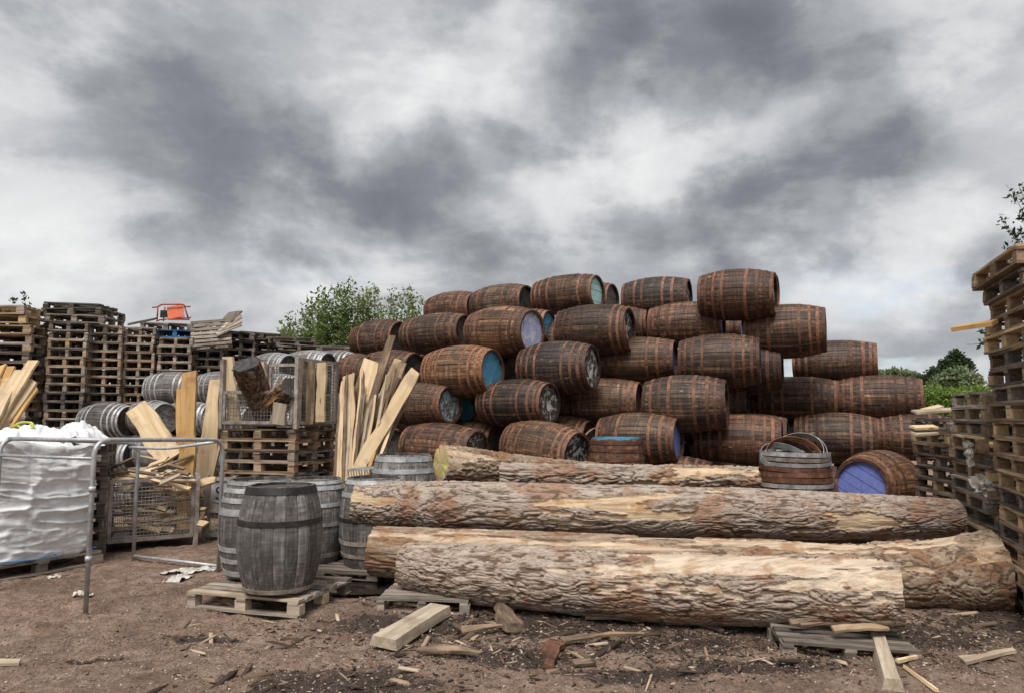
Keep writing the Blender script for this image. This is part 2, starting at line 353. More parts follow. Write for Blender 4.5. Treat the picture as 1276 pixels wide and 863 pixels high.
def fabric(name, c1, c2, bs=.25, rough=.6):
    m, t = new_mat(name); v = t.n('TexCoord').outputs['Object']
    n = t.noise(v, 5, 6, .6, .4); g = t.noise(t.vmap(v, (1, 1, .35)), 3.0, 5, .6)
    weave = t.n('TexWave', {'bands_direction': 'Z'}, Vector=v, Scale=95.0).outputs['Fac']
    c = t.mix(t.rng(n, .4, .62), (*c1, 1), (*c2, 1)); c = t.mix(t.rng(g, .56, .72, 0, .55, True), c, (c1[0] * .62, c1[1] * .58, c1[2] * .53, 1))
    finish(t, c, rough, t.math('ADD', n, t.math('MULTIPLY', weave, .12)), bs, .012, spec=.35); return m
MAT['bag'] = fabric('white_woven_bag', (.62, .625, .635), (.76, .765, .77))
MAT['sheet'] = fabric('white_plastic_sheet', (.62, .63, .64), (.78, .79, .80), .15, .35)
MAT['rag'] = fabric('dirty_white_rag', (.42, .39, .35), (.66, .63, .58))
MAT['strap_blue'] = fabric('blue_strap', (.04, .18, .42), (.06, .25, .55))
MAT['strap_yellow'] = fabric('yellow_strap', (.50, .52, .06), (.62, .62, .12))

# ground: dirt, grit, bark mould
m, t = new_mat('brown_yard_dirt'); MAT['dirt'] = m
v = t.n('TexCoord').outputs['Object']
n1 = t.noise(v, .9, 6, .62, .4); n2 = t.noise(v, 7, 8, .70, .3); n3 = t.noise(v, 48, 7, .75)
muck = t.n('Attribute', {'attribute_name': 'muck'}).outputs['Fac']
c = t.ramp(t.math('ADD', t.math('MULTIPLY', n2, .5), t.math('MULTIPLY', n3, .5)), [(.38, (.12, .070, .050)), (.48, (.265, .176, .129)), (.57, (.405, .293, .225)), (.66, (.50, .39, .31))])
c = t.mix(t.rng(n1, .44, .62, 0, .7, True), c, t.mix(t.rng(n3, .4, .6), (.10, .064, .046, 1), (.215, .145, .105, 1)))
spk = t.n('TexVoronoi', Vector=v, Scale=70.0).outputs['Distance']
c = t.mix(t.math('MULTIPLY', t.rng(spk, .16, .10), t.rng(t.noise(v, 23, 2), .54, .6)), c, (.40, .33, .27, 1))
mk = t.math('ADD', muck, t.math('MULTIPLY', t.math('SUBTRACT', n2, .5), 1.5))
c = t.mix(t.rng(mk, .38, .62, 0, .92, True), c, t.ramp(n3, [(.35, (.026, .018, .015)), (.55, (.070, .050, .040)), (.72, (.16, .12, .095))]))
bs = finish(t, c, .9, t.math('ADD', t.math('MULTIPLY', n2, 1.2), t.math('MULTIPLY', n3, .6)), 1.0, .05, spec=.25)
t.set(bs, 'Roughness', t.rng(mk, .4, .7, .92, .62))
m, t = new_mat('puddle_water'); MAT['water'] = m
b = t.n('BsdfPrincipled', Roughness=.06); b.inputs['Base Color'].default_value = (.03, .022, .016, 1)
t.set(b, 'Normal', t.n('Bump', Strength=.08, Distance=.01, Height=t.noise(t.n('TexCoord').outputs['Object'], 9, 2)))
t.n('OutputMaterial', Surface=b)
m, t = new_mat('litter_wood'); MAT['litter'] = m
a = t.n('Attribute', {'attribute_name': 'chip'}).outputs['Fac']
c = t.ramp(a, [(0, (.03, .02, .015)), (.45, (.07, .047, .034)), (.66, (.14, .095, .066)), (.83, (.25, .17, .115)), (1, (.50, .39, .28))])
finish(t, c, .85, t.noise(t.n('TexCoord').outputs['Object'], 60, 4), .5, .004)
m, t = new_mat('grit_stone'); MAT['grit'] = m
a = t.n('Attribute', {'attribute_name': 'chip'}).outputs['Fac']
finish(t, t.ramp(a, [(0, (.13, .09, .07)), (.6, (.27, .205, .16)), (1, (.44, .37, .31))]), .85, t.noise(t.n('TexCoord').outputs['Object'], 40, 3), .3, .003)

# ---------------------------------------------------------------- ground
def axis_steps(lo, hi, fine0, fine1, step, growth=1.22):
    a = list(np.arange(fine0, fine1, step)); s = step; p = fine0; left = []
    while p > lo: s *= growth; p -= s; left.append(p)
    s = step; p = a[-1]; right = []
    while p < hi: s *= growth; p += s; right.append(p)
    return np.array(left[::-1] + a + right)
MUCK = [(-1.0, 4.72, .7, .34), (-1.2, 4.4, .75, .34), (-.1, 5.2, .75, .22), (.2, 5.95, 1.7, .36), (1.3, 5.5, 1.1, .26), (.75, 4.85, .5, .16), (1.55, 4.95, .55, .14), (3.2, 5.6, .8, .34), (-.45, 5.75, .6, .25), (-1.3, 7.5, .9, .5), (1.6, 6.1, 1.8, .4),
        (-2.3, 5.75, .45, .07), (-2.9, 5.15, .25, .06), (4.0, 5.9, .9, .5), (.9, 4.45, .4, .12)]
def ground_z(x, y):
    z = .028 * fbm(x * .55, y * .55, 0, 11, 3) + .016 * fbm(x * 2.6, y * 2.6, 0, 12, 3)
    r = np.abs(vnoise(x * 6.5 + .6 * y, y * 9.0, 0, 13)); z = z + .021 * (.5 - r)
    z = z + .009 * fbm(x * 22, y * 24, 0, 14, 2)
    # wheel ruts that run to the left edge
    u = (y - 6.05) - .22 * (x + 3.2)
    for o, d in ((0, .06), (-.62, .05), (.55, .045), (-.28, .03), (-1.0, .035)):
        z = z - d * np.exp(-((u + o) / .13) ** 2) * np.clip((-x - .9) / 1.2, 0, 1) * (1 + .5 * vnoise(x * 3, y * 3, 0, 15))
    z = z - .05 * np.exp(-((x + 1.35) ** 2 / .35 + (y - 7.25) ** 2 / .10))
    return z
xs = axis_steps(-900, 900, -5.6, 5.2, .030); ys = axis_steps(-60, 1500, 3.7, 9.2, .027)
X, Y = np.meshgrid(xs, ys)
near = np.clip(1 - np.maximum(np.abs(X) - 9, np.abs(Y - 6) - 9) / 12, 0, 1)
Z = ground_z(X, Y) * near
mk = np.zeros_like(X)
for mx, my, ra, rb in MUCK: mk = np.maximum(mk, np.exp(-(((X - mx) / ra) ** 2 + ((Y - my) / rb) ** 2)))
mk = mk * (.9 + .5 * fbm(X * 2, Y * 2, 0, 21, 3))
nx, ny = len(xs), len(ys)
i = (np.arange(ny - 1)[:, None] * nx + np.arange(nx - 1)[None, :]).ravel()
gm = mesh('ground', np.stack([X, Y, Z], -1).reshape(-1, 3), np.stack([i, i + 1, i + nx + 1, i + nx], 1), True, {'muck': ('POINT', mk.ravel())})
g = obj('ground', gm, MAT['dirt'], kind='structure')
def gz(x, y): return float(ground_z(np.array(x), np.array(y)))

# ---------------------------------------------------------------- logs
def log_mesh(pts, rads, seed, nl=320, na=150, amp=.016, bare=(), lumps=.05, fx=3.6, fa=9.0):
    """bark-covered trunk along a polyline in local space; bare = ((s0,s1,a0,a1),...) patches in share of length and angle (0 = top, + = towards camera)"""
    pts = np.array([tuple(p) for p in pts]); k = np.linspace(0, 1, len(pts)); s = np.linspace(0, 1, nl)
    def cub(v):
        return np.interp(s, k, v) if len(pts) < 3 else np.convolve(np.pad(np.interp(s, k, v), 24, mode='reflect', reflect_type='odd'), np.ones(49) / 49, 'same')[24:-24]
    ctr = np.stack([cub(pts[:, q]) for q in range(3)], 1); R = cub(np.array(rads))
    T = np.gradient(ctr, axis=0); T /= np.linalg.norm(T, axis=1)[:, None]
    side = np.cross(T, np.array([0, 0, 1.])); side /= np.linalg.norm(side, axis=1)[:, None]; up = np.cross(side, T)
    length = np.linalg.norm(pts[-1] - pts[0]); ang = np.linspace(0, 2 * np.pi, na, endpoint=False)
    Sg, A = np.meshgrid(s, ang, indexing='ij'); Lm = Sg * length; Rg = R[:, None]
    ca, sa = np.cos(A), np.sin(A); rr = Rg.mean()
    px, py, pz = Lm, ca * rr, sa * rr
    w1 = .22 * fbm(px * 2.2, py * 5, pz * 5, seed + 5, 3); w2 = .16 * fbm(px * 2.2, py * 5, pz * 5, seed + 9, 3)
    # plates: long wavy furrows, crossed by shorter cracks
    f1 = 1 - np.abs(vnoise(px * fx + w1 * 3, (py + w1 * .35) * fa * 2.6, (pz + w2 * .35) * fa * 2.6, seed)) * 2.6
    f2 = 1 - np.abs(vnoise(px * fx * 2.2 + w2 * 4, (py + w2 * .3) * fa * 5, (pz + w1 * .3) * fa * 5, seed + 3)) * 2.4
    f1, f2 = np.clip(f1, 0, 1), np.clip(f2, 0, 1)
    hgt = 1 - np.clip(.85 * f1 ** 1.2 + .55 * f2 ** 1.3, 0, 1)
    hgt = hgt + .22 * fbm(px * 16, py * 30, pz * 30, seed + 20, 2)
    bm = np.zeros_like(hgt)
    edge = .34 * fbm(px * 1.5, py * 11, pz * 11, seed + 31, 4, .62)
    for s0, s1, a0, a1 in bare:
        ac = (A + np.pi) % (2 * np.pi) - np.pi
        ds = np.minimum(Sg - s0, s1 - Sg) * length / .22; da = np.minimum(ac - a0, a1 - ac) * rr / .10
        bm = np.maximum(bm, np.clip(.5 + np.minimum(ds, da) * .6 + edge * 5.0, 0, 1) * (np.minimum(ds, da) > -4.5))
    bsm = np.clip((bm - .42) / .16, 0, 1)
    rough = amp * (hgt * 1.9 - .9)
    rad_ = Rg + lumps * Rg * fbm(px * 1.1, py * 2, pz * 2, seed + 40, 3) + rough * (1 - bsm) + bsm * (-.016 + .004 * fbm(px * 3, py * 26, pz * 26, seed + 50, 3))
    P = ctr[:, None, :] + rad_[..., None] * (sa[..., None] * side[:, None, :] + ca[..., None] * up[:, None, :])
    # ragged saw cuts: the ends are not quite square
    e = np.exp(-Sg * length / .05) * .012 * fbm(py * 8, pz * 8, 0, seed + 60, 3) - np.exp(-(1 - Sg) * length / .05) * .012 * fbm(py * 8, pz * 8, 3, seed + 61, 3)
    P = P + e[..., None] * T[:, None, :]
    i = (np.arange(nl - 1)[:, None] * na + np.arange(na)[None, :]); j = (np.arange(nl - 1)[:, None] * na + (np.arange(na) + 1)[None, :] % na)
    F = np.stack([i, j, j + na, i + na], -1).reshape(-1, 4)
    me = mesh('log', P.reshape(-1, 3), F, True, {'bark': ('POINT', np.clip(hgt, 0, 1)), 'bare': ('POINT', bm)})
    caps = []
    for q, sg in ((0, 1), (nl - 1, -1)):
        ring = P[q]; c = ring.mean(0); v = [c - T[q] * 0.006 * sg * -1]; v = [c]
        for fr in (.33, .66, 1.0): v += list(c + (ring - c) * fr)
        f = [(0, 1 + k, 1 + (k + 1) % na) for k in range(na)]
        for l in range(2): f += [(1 + l * na + k, 1 + (l + 1) * na + k, 1 + (l + 1) * na + (k + 1) % na, 1 + l * na + (k + 1) % na) for k in range(na)]
        if sg < 0: f = [tuple(reversed(q_)) for q_ in f]
        caps.append(mesh('sawn_end', v, [tuple(reversed(q_)) for q_ in f]))
    return me, caps
def log(label, stations, bark, end, seed, bare=(), group=None, name='felled_log', end2=None, z0=None, **kw):
    """stations: (photo px, y of upper edge, y of lower edge, distance)"""
    P = []; R = []
    for px, y0, y1, D in stations:
        a, b = at(px, y0, D), at(px, y1, D); P.append((a + b) / 2); R.append((a - b).length / 2)
    base = Vector((P[0].x, P[0].y, P[0].z - R[0])); r = thing(name, label, 'log', base, group=group)
    me, caps = log_mesh([p - base for p in P], R, seed, bare=bare, **kw)
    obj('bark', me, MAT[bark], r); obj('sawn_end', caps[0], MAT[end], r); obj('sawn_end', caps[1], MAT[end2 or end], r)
    return r
GL = 'felled logs lying in a heap'
log('frontmost thick log with big stripped pale patch, propped on a broken pallet', [(505, 677, 730, 6.75), (592, 678, 750, 6.5), (730, 684, 764, 6.2), (860, 688, 777, 5.95), (1000, 692, 777, 5.65), (1122, 699, 781, 5.4)],
    'bark_a', 'end_pale', 3, bare=[(.52, 1.02, -.5, .85), (.78, .86, .8, 1.3), (.93, 1.02, .8, 1.45), (.30, .52, -.6, -.1), (.40, .47, .45, .85), (0, .06, -.6, .5), (.62, .68, 1.1, 1.5), (.86, .98, 1.5, 2.0)], group=GL, nl=760, na=300, amp=.0085, fx=4.4, fa=12)
log('flared brown log lying behind the frontmost log, reaching the right pallet stack', [(466, 655, 716, 7.35), (700, 664, 738, 7.05), (900, 671, 750, 6.8), (1060, 675, 754, 6.6), (1160, 672, 758, 6.5), (1241, 660, 764, 6.4)],
    'bark_c', 'end_pale', 13, bare=[(.28, .80, -.6, .35), (.84, .98, -.9, .5), (.0, .10, .2, .9)], group=GL, nl=500, na=200, amp=.007, fx=3, fa=12, lumps=.03)
log('long straight grey-barked log on top of the heap with an orange stripped scar', [(444, 599, 654, 7.85), (560, 599, 662, 7.75), (800, 605, 668, 7.6), (1000, 611, 671, 7.5), (1192, 621, 668, 7.4)],
    'bark_b', 'end_pale', 23, bare=[(.38, .54, .75, 1.7), (.0, .035, .7, 1.6), (.78, .83, 1.35, 1.9)], group=GL, nl=700, na=240, amp=.0078, fx=4.4, fa=12.5)
log('short log at the back with green and yellow paint on its sawn end', [(549, 553, 601, 9.0), (660, 568, 607, 9.6), (790, 582, 612, 10.2)], 'bark_c', 'end_paint', 33, bare=[(.02, .16, .3, 1.5)], group=GL, nl=260, na=130, amp=.014, end2='end_pale')
log('slender gnarled log lying behind the long straight log', [(623, 578, 602, 8.4), (760, 580, 608, 8.35), (860, 579, 610, 8.3), (944, 580, 612, 8.25)], 'bark_b', 'end_pale', 43, bare=[(.55, .98, .2, 1.6)], group=GL, nl=300, na=110, amp=.014, lumps=.16)
for k, (xa, xb, D, h) in enumerate([(480, 1130, 8.25, 'nearer'), (600, 900, 8.95, 'farther')]):
    a = at(xa, 600, D); b = at(xb, 600, D - .15); r = .29 if k == 0 else .36
    t_ = thing('felled_log', f'dark log buried at the bottom of the log heap, {h} of two', 'log', (a.x, a.y, 0), group=GL)
    me, caps = log_mesh([(0, 0, r), (b.x - a.x, b.y - a.y, r)], [r, r], 53 + k, nl=80, na=48)
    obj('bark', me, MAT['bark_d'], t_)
    for c_ in caps: obj('sawn_end', c_, MAT['end_dark'], t_)
# ---------------------------------------------------------------- casks (axis along local X, 1.3 long, 0.8 across)
CL, CR, CHR = 1.3, .40, .312          # length, radius at the bulge, radius at the chime
def cask_r(x):
    q = np.abs(np.asarray(x) / (CL / 2)); return CR - (CR - CHR) * q ** 2
def cask_body(seed, ns=24, nx=15):
    rg = np.random.default_rng(seed); V = []; F = []; A = []
    xs_ = np.linspace(-CL / 2, CL / 2, nx); wd = rg.uniform(.75, 1.25, ns); ed = np.concatenate([[0], np.cumsum(wd)]) / wd.sum() * 2 * np.pi
    for k in range(ns):
        a0, a1 = ed[k], ed[k + 1]; off = rg.uniform(-.0025, .003); tone = rg.random(); gap = .006
        cols = [(a0 + gap * .2, -.007), (a0 + gap * 1.6, 0), ((a0 + a1) / 2, .0025), (a1 - gap * 1.6, 0), (a1 - gap * .2, -.007)]
        b = len(V); x_end = rg.uniform(-.004, .004)
        for x in xs_:
            for a, d in cols:
                r = float(cask_r(x)) + d + off; V.append((x + (x_end if abs(x) > CL / 2 - .01 else 0), r * math.cos(a), r * math.sin(a)))
        n = len(cols)
        for i_ in range(nx - 1):
            for j_ in range(n - 1):
                F.append((b + i_ * n + j_, b + (i_ + 1) * n + j_, b + (i_ + 1) * n + j_ + 1, b + i_ * n + j_ + 1)); A.append(tone)
        for sg in (1, -1):                                     # chime: end of the stave and its inner face
            b2 = len(V)
            for x, dr in ((CL / 2, -.002), (CL / 2 - .006, -.030), (CL / 2 - .075, -.026)):
                for a in (a0, a1): r = float(cask_r(x)) + dr; V.append((x * sg, r * math.cos(a), r * math.sin(a)))
            for q in (0, 2): F.append((b2 + q, b2 + q + 1, b2 + q + 3, b2 + q + 2)); A.append(tone * .6)
    me = mesh('cask_staves', V, F, False, {'stave': ('FACE', A)}); return me
CASK_BODY = [cask_body(100 + k, n) for k, n in enumerate((22, 26, 24, 20))]
def hoop_mesh(x0, wid, th=.007, seg=40, wob=.0, flare=True):
    V = []; F = []
    for k in range(seg):
        a = 2 * math.pi * k / seg; dx = wob * math.sin(a + x0 * 9)
        for x, e in ((x0 - wid / 2 + dx, -.004), (x0 - wid / 2 + dx, th), (x0 + wid / 2 + dx, th), (x0 + wid / 2 + dx, -.004)):
            r = float(cask_r(min(max(x, -CL / 2), CL / 2))) + e; V.append((x, r * math.cos(a), r * math.sin(a)))
    for k in range(seg):
        b, c_ = 4 * k, 4 * ((k + 1) % seg)
        for q in range(3): F.append((b + q, b + q + 1, c_ + q + 1, c_ + q))
    # overlap and rivets of the riveted joint
    m_ = MB().add(V, F)
    for q in (-.03, .03):
        r = float(cask_r(x0)) + th + .002; a = q / .4
        m_.box((x0, r * math.cos(a), r * math.sin(a)), (.016, .016, .008))
    return m_.mesh('hoop', False)
HOOPSETS = []
for k, hs in enumerate(([.022, .095, .185, .315], [.022, .085, .165, .30], [.025, .115, .215, .345], [.022, .10, .30])):
    s_ = []
    for h in hs:
        for sg in (-1, 1):
            x = sg * (CL / 2 - h * CL) + random.uniform(-.012, .012); x = max(-CL / 2 + .024, min(CL / 2 - .024, x))
            s_.append(hoop_mesh(x, random.choice((.042, .046, .052)) if h > .05 else .05, wob=random.uniform(0, .008)))
    HOOPSETS.append(s_)
def strip_of_disc(y0, y1, r, th, n=7, dz=0.0):
    y0 = max(y0, -r * .999); y1 = min(y1, r * .999); V = []; top = []; g = .0035
    ys_ = np.linspace(y0 + g, y1 - g, n); w_ = np.sqrt(np.maximum(r * r - ys_ ** 2, 1e-6))
    loop = [(y, -q) for y, q in zip(ys_, w_)] + [(y, q) for y, q in zip(ys_[::-1], w_[::-1])]; m_ = len(loop)
    V = [(dz, a, b) for a, b in loop] + [(dz - th, a, b) for a, b in loop]
    F = [tuple(range(m_)), tuple(range(2 * m_ - 1, m_ - 1, -1))] + [(k, k + m_, (k + 1) % m_ + m_, (k + 1) % m_) for k in range(m_)]
    return mesh('head_board', V, F)
HR = CHR - .012
HEAD_BOARDS = []
for k in range(3):
    e = np.concatenate([[-1], np.sort(np.array([-.62, -.2, .22, .63]) + np.random.default_rng(k).uniform(-.09, .09, 4)), [1]]) * HR
    HEAD_BOARDS.append([strip_of_disc(e[q], e[q + 1], HR, .024, dz=[.0, .003, -.002, .002, -.001][q]) for q in range(5)])
HEAD_BACK = strip_of_disc(-HR, HR, HR, .02, 24)
def loose_hoop_mesh(R, wid, th=.004, seg=44, ov=1.0):
    V = []; F = []
    for k in range(seg):
        a = 2 * math.pi * k / seg
        for x, e in ((-wid / 2, 0), (-wid / 2, th), (wid / 2, th + .004), (wid / 2, .004)): V.append((x, (R + e) * math.cos(a), (R + e) * math.sin(a) * ov))
    for k in range(seg):
        b, c_ = 4 * k, 4 * ((k + 1) % seg)
        for q in range(4): F.append((b + q, b + (q + 1) % 4, c_ + (q + 1) % 4, c_ + q))
    return mesh('loose_hoop', V, F)
def bung_mesh():
    m_ = MB(); m_.tube([(0, 0, CR - .02), (0, 0, CR + .008)], .03, 12); return m_.mesh('bung')
BUNG = bung_mesh()

def cask(label, center, rot, L, d, wood_, hoop, head, seed, group, hoopset=None, bung=False, back_head=True):
    r = thing('barrel', label, 'barrel', center, rot, group, (L / CL, d / .8, d / .8)); rg = random.Random(seed)
    obj('staves', CASK_BODY[seed % 4], MAT[wood_], r)
    for h in HOOPSETS[hoopset if hoopset is not None else rg.choice((0, 0, 1, 1, 2))]: obj('hoop', h, MAT[hoop], r)
    hx = CL / 2 - .055
    hd = obj('head', HEAD_BACK, MAT['head_dark'], r, (hx - .026, 0, 0))
    if head:
        for bm_ in HEAD_BOARDS[seed % 3]: obj('head_board', bm_, MAT[head], hd, (.024, 0, 0))
    if back_head: obj('head', HEAD_BACK, MAT['head_dark'], r, (-hx, 0, 0))
    if bung: obj('bung', BUNG, MAT['head_dark'], r, (.05, 0, 0))
    return r
def cask_px(label, x0, x1, y0, y1, D, yaw, head='head_dark', wood_='cask', hoop='rust', tilt=0, group='rusty-hooped casks in the big pile', seed=[0], roll=None, hoopset=None, bung=False):
    """a lying cask from the box it fills in the photo, its distance and the turn of its right end towards the camera"""
    seed[0] += 1; cx, cy = (x0 + x1) / 2, (y0 + y1) / 2
    d = (y1 - y0 + 2.2) * D / FPX; th = math.degrees(math.atan((cx - 638) / FPX)); a = rad(yaw - th)
    L = ((x1 - x0) * D / FPX * math.cos(rad(th)) - .78 * d * abs(math.sin(a))) / max(math.cos(a), .5)
    L = max(1.38 * d, min(1.85 * d, L))
    rg = random.Random(seed[0] * 17)
    return cask(label, at(cx, cy, D), (rg.uniform(0, 6.28) if roll is None else roll, rad(tilt), -rad(yaw)), L, d, wood_, hoop, head, seed[0], group, hoopset, bung)

P_ = cask_px
# top tier
P_('barrel at the far left end of the top tier, rising above the tree side', 527, 604, 364, 409, 16.5, 34)
P_('second barrel from the left in the top tier, dull hoops', 584, 668, 355, 402, 15.6, 34)
P_('top tier barrel with a pale cyan painted head', 660, 754, 343, 392, 14.8, 33, 'head_cyan', 'cask', 'rust')
P_('barrel end peeping out just right of the cyan-headed barrel on top', 694, 772, 353, 397, 15.9, 33, 'head_dark', 'cask', 'rust_bright')
P_('top tier barrel with a whitish worn patch, left of the highest barrel', 773, 864, 346, 398, 14.0, 24, 'head_black', 'cask_black')
P_('highest barrel at the right end of the top tier', 868, 970, 336, 399, 12.5, 26, 'head_white', 'cask', 'rust', tilt=2)
# second tier
P_('leftmost barrel of the pile, against the tree, with a dark bung hole', 437, 510, 399, 447, 15.0, 33, 'head_dark', 'cask', bung=True, roll=2.0)
P_('second tier barrel between the leftmost barrel and the lavender-headed barrel', 496, 594, 391, 441, 14.2, 35, 'head_dark', 'cask_black')
P_('big brown barrel with a lavender painted head', 578, 678, 382, 445, 12.9, 38, 'head_lavender', 'cask_brown', 'rust', tilt=3)
P_('barrel with bright orange hoops and blue head, behind the lavender-headed one', 606, 694, 386, 431, 14.5, 30, 'head_blue', 'cask', 'rust_bright')
P_('barrel with a black and white worn head, a loose hoop hanging at its end', 689, 793, 380, 443, 12.8, 27, 'head_black', 'cask', 'rust', tilt=1)
P_('barrel deep behind the black and white headed barrel, under the top tier', 735, 811, 380, 432, 14.2, 24)
P_('second tier barrel below the whitish worn one, blue sliver at its end', 806, 905, 377, 432, 13.2, 24, 'head_violet', 'cask')
P_('dark barrel end with blue head in the gap under the highest barrel', 838, 929, 388, 434, 14.0, 26, 'head_violet', 'cask')
P_('right-hand barrel of the second tier, below the highest barrel', 928, 1029, 380, 446, 12.6, 25, 'head_lavender', 'cask')
# third tier
P_('barrel low behind the caged log stumps, left of the plank bundle', 402, 470, 441, 492, 13.8, 33, 'head_dark', 'cask')
P_('barrel half hidden by the plank tips, left of the sky-blue headed one', 440, 532, 437, 489, 13.6, 33)
P_('brown barrel with a sky-blue painted head', 526, 626, 431, 495, 12.6, 31, 'head_blue', 'cask_brown', 'rust_bright')
P_('dark barrel in the gap between the blue-headed and white-headed barrels', 556, 652, 436, 488, 13.6, 28, 'head_dark', 'cask_black')
P_('blackened barrel with a flaking white head, right of the sky-blue one', 645, 746, 426, 491, 12.2, 28, 'head_white', 'cask_black', 'rust')
P_('third tier barrel right of the blackened white-headed barrel', 738, 846, 421, 477, 12.9, 22, 'head_violet', 'cask_brown')
P_('large third tier barrel in the middle with a sliver of blue-white head', 845, 949, 417, 484, 12.1, 21, 'head_lavender', 'cask')
P_('barrel end showing just right of the large middle barrel', 874, 977, 427, 489, 12.9, 24, 'head_lavender', 'cask')
P_('third tier barrel at the right with sky at its end', 987, 1093, 425, 478, 13.6, 26, 'head_lavender', 'cask')
# fourth tier
P_('barrel with flaked blue-grey head just right of the plank bundle', 486, 576, 477, 531, 12.7, 36, 'head_bluegrey', 'cask', 'rust')
P_('barrel with blue end tucked between the two flaked headed barrels', 503, 593, 484, 531, 13.6, 32, 'head_blue', 'cask')
P_('barrel with white splashes on its side and a black and white flaked head', 592, 698, 473, 531, 12.1, 37, 'head_white', 'cask_black', 'rust')
P_('fourth tier barrel in the middle, between the flaked head and the widest barrel', 694, 803, 472, 528, 12.8, 23, 'head_dark', 'cask_brown')
P_('widest fourth tier barrel with a white-rimmed worn head', 800, 909, 468, 537, 11.6, 22, 'head_white', 'cask')
P_('barrel end with violet head in the dark gap right of the widest barrel', 838, 934, 477, 525, 13.1, 24, 'head_violet', 'cask')
P_('fourth tier barrel touching the end of the rightmost barrel', 945, 1044, 470, 525, 13.5, 25, None, 'cask')
P_('rightmost barrel of the fourth tier with a round bung on its side', 1041, 1149, 468, 524, 13.1, 26, 'head_dark', 'cask', bung=True, roll=1.9)
# fifth tier
P_('barrel end low behind the foot of the plank bundle', 424, 506, 530, 584, 12.9, 33, 'head_grey', 'cask')
P_('barrel with greyish flaked head right behind the painted log end', 496, 609, 528, 588, 12.0, 34, 'head_white', 'cask', 'rust', tilt=3)
P_('barrel end between the two front barrels of the fifth tier', 540, 631, 525, 581, 12.9, 32, 'head_dark', 'cask')
P_('slanting brown barrel with a dark weathered head above the back log', 622, 735, 526, 593, 11.2, 40, 'head_black', 'cask_brown', 'rust', tilt=6)
P_('barrel with a wire looped over it behind the slanting brown barrel', 652, 746, 519, 576, 12.6, 32, 'head_dark', 'cask')
P_('barrel with violet-blue head edge behind the small open tub', 742, 852, 515, 578, 11.6, 27, 'head_violet', 'cask_brown')
P_('fifth tier barrel behind the tub of hoops, to its left', 865, 976, 517, 579, 12.0, 23, 'head_dark', 'cask')
P_('barrel showing only its back behind the tub of hoops', 884, 983, 516, 572, 12.9, 24, 'head_dark', 'cask')
P_('fifth tier barrel above the blue-headed barrel on the ground', 990, 1092, 515, 575, 13.0, 25, None, 'cask')
P_('fifth tier barrel at the far right, half behind the small pallet stack', 1090, 1190, 516, 572, 12.7, 25, 'head_dark', 'cask')
# bottom tier
P_('bottom barrel whose back rises over the slender log, left one', 788, 892, 569, 633, 11.5, 24, 'head_dark', 'cask')
P_('bottom barrel whose back rises over the slender log, right one', 836, 940, 567, 631, 12.2, 24, 'head_dark', 'cask')
for k, (x0, x1, D) in enumerate([(560, 660, 12.2), (690, 790, 12.3), (945, 1045, 12.4)]):
    P_('buried bottom tier barrel, %s of those hidden behind the logs' % ('left', 'middle', 'right')[k], x0, x1, 575, 634, D, 28, 'head_dark', 'cask')
# barrel on the ground with its violet-blue head towards the camera
hc = at(1075, 604, 10.5); ax = Vector((math.cos(rad(139)), -math.sin(rad(139)), 0)); Lb = 1.2
cask('barrel on the ground with a bright violet-blue head facing the camera', hc - ax * (Lb / 2 - .06), (1.05, 0, -rad(139)), Lb, .97, 'cask_brown', 'rust', 'head_violet', 3, 'rusty-hooped casks in the big pile', 0, True)
# casks deep in the heap that close the gaps
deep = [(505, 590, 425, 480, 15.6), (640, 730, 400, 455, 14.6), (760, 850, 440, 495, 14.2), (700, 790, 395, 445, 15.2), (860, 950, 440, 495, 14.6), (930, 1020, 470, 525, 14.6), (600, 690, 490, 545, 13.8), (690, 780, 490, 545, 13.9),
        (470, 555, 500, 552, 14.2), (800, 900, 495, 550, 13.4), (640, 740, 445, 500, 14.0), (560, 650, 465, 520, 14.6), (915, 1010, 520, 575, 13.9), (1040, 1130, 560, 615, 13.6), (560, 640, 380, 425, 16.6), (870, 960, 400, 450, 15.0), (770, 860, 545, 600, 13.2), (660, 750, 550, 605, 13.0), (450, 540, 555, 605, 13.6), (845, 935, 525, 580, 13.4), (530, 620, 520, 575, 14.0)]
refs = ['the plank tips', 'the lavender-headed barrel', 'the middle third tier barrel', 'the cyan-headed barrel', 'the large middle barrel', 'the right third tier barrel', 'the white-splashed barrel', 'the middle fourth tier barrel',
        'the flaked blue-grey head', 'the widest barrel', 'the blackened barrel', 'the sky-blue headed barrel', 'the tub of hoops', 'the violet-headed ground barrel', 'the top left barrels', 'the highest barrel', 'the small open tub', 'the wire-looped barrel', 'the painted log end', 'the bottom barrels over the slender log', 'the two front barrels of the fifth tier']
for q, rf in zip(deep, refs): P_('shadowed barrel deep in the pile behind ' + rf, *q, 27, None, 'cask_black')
# loose hoops hanging on the pile
for (px, py, D, rot, R, lb) in [(782, 410, 12.55, (0, rad(-6), -rad(18)), .36, 'loose rusty hoop hanging at the end of the black and white headed barrel'),
                                (737, 558, 12.0, (0, rad(20), -rad(42)), .36, 'loose thin hoop leaning behind the slanting brown barrel'),
                                (966, 367, 12.35, (0, rad(3), -rad(30)), .335, 'loose hoop slipped off the head of the highest barrel')]:
    tag(obj('loose_hoop', loose_hoop_mesh(R, .035), MAT['rust_bright' if px == 782 else 'rust'], None, at(px, py, D), rot), lb, 'hoop', 'loose barrel hoops')

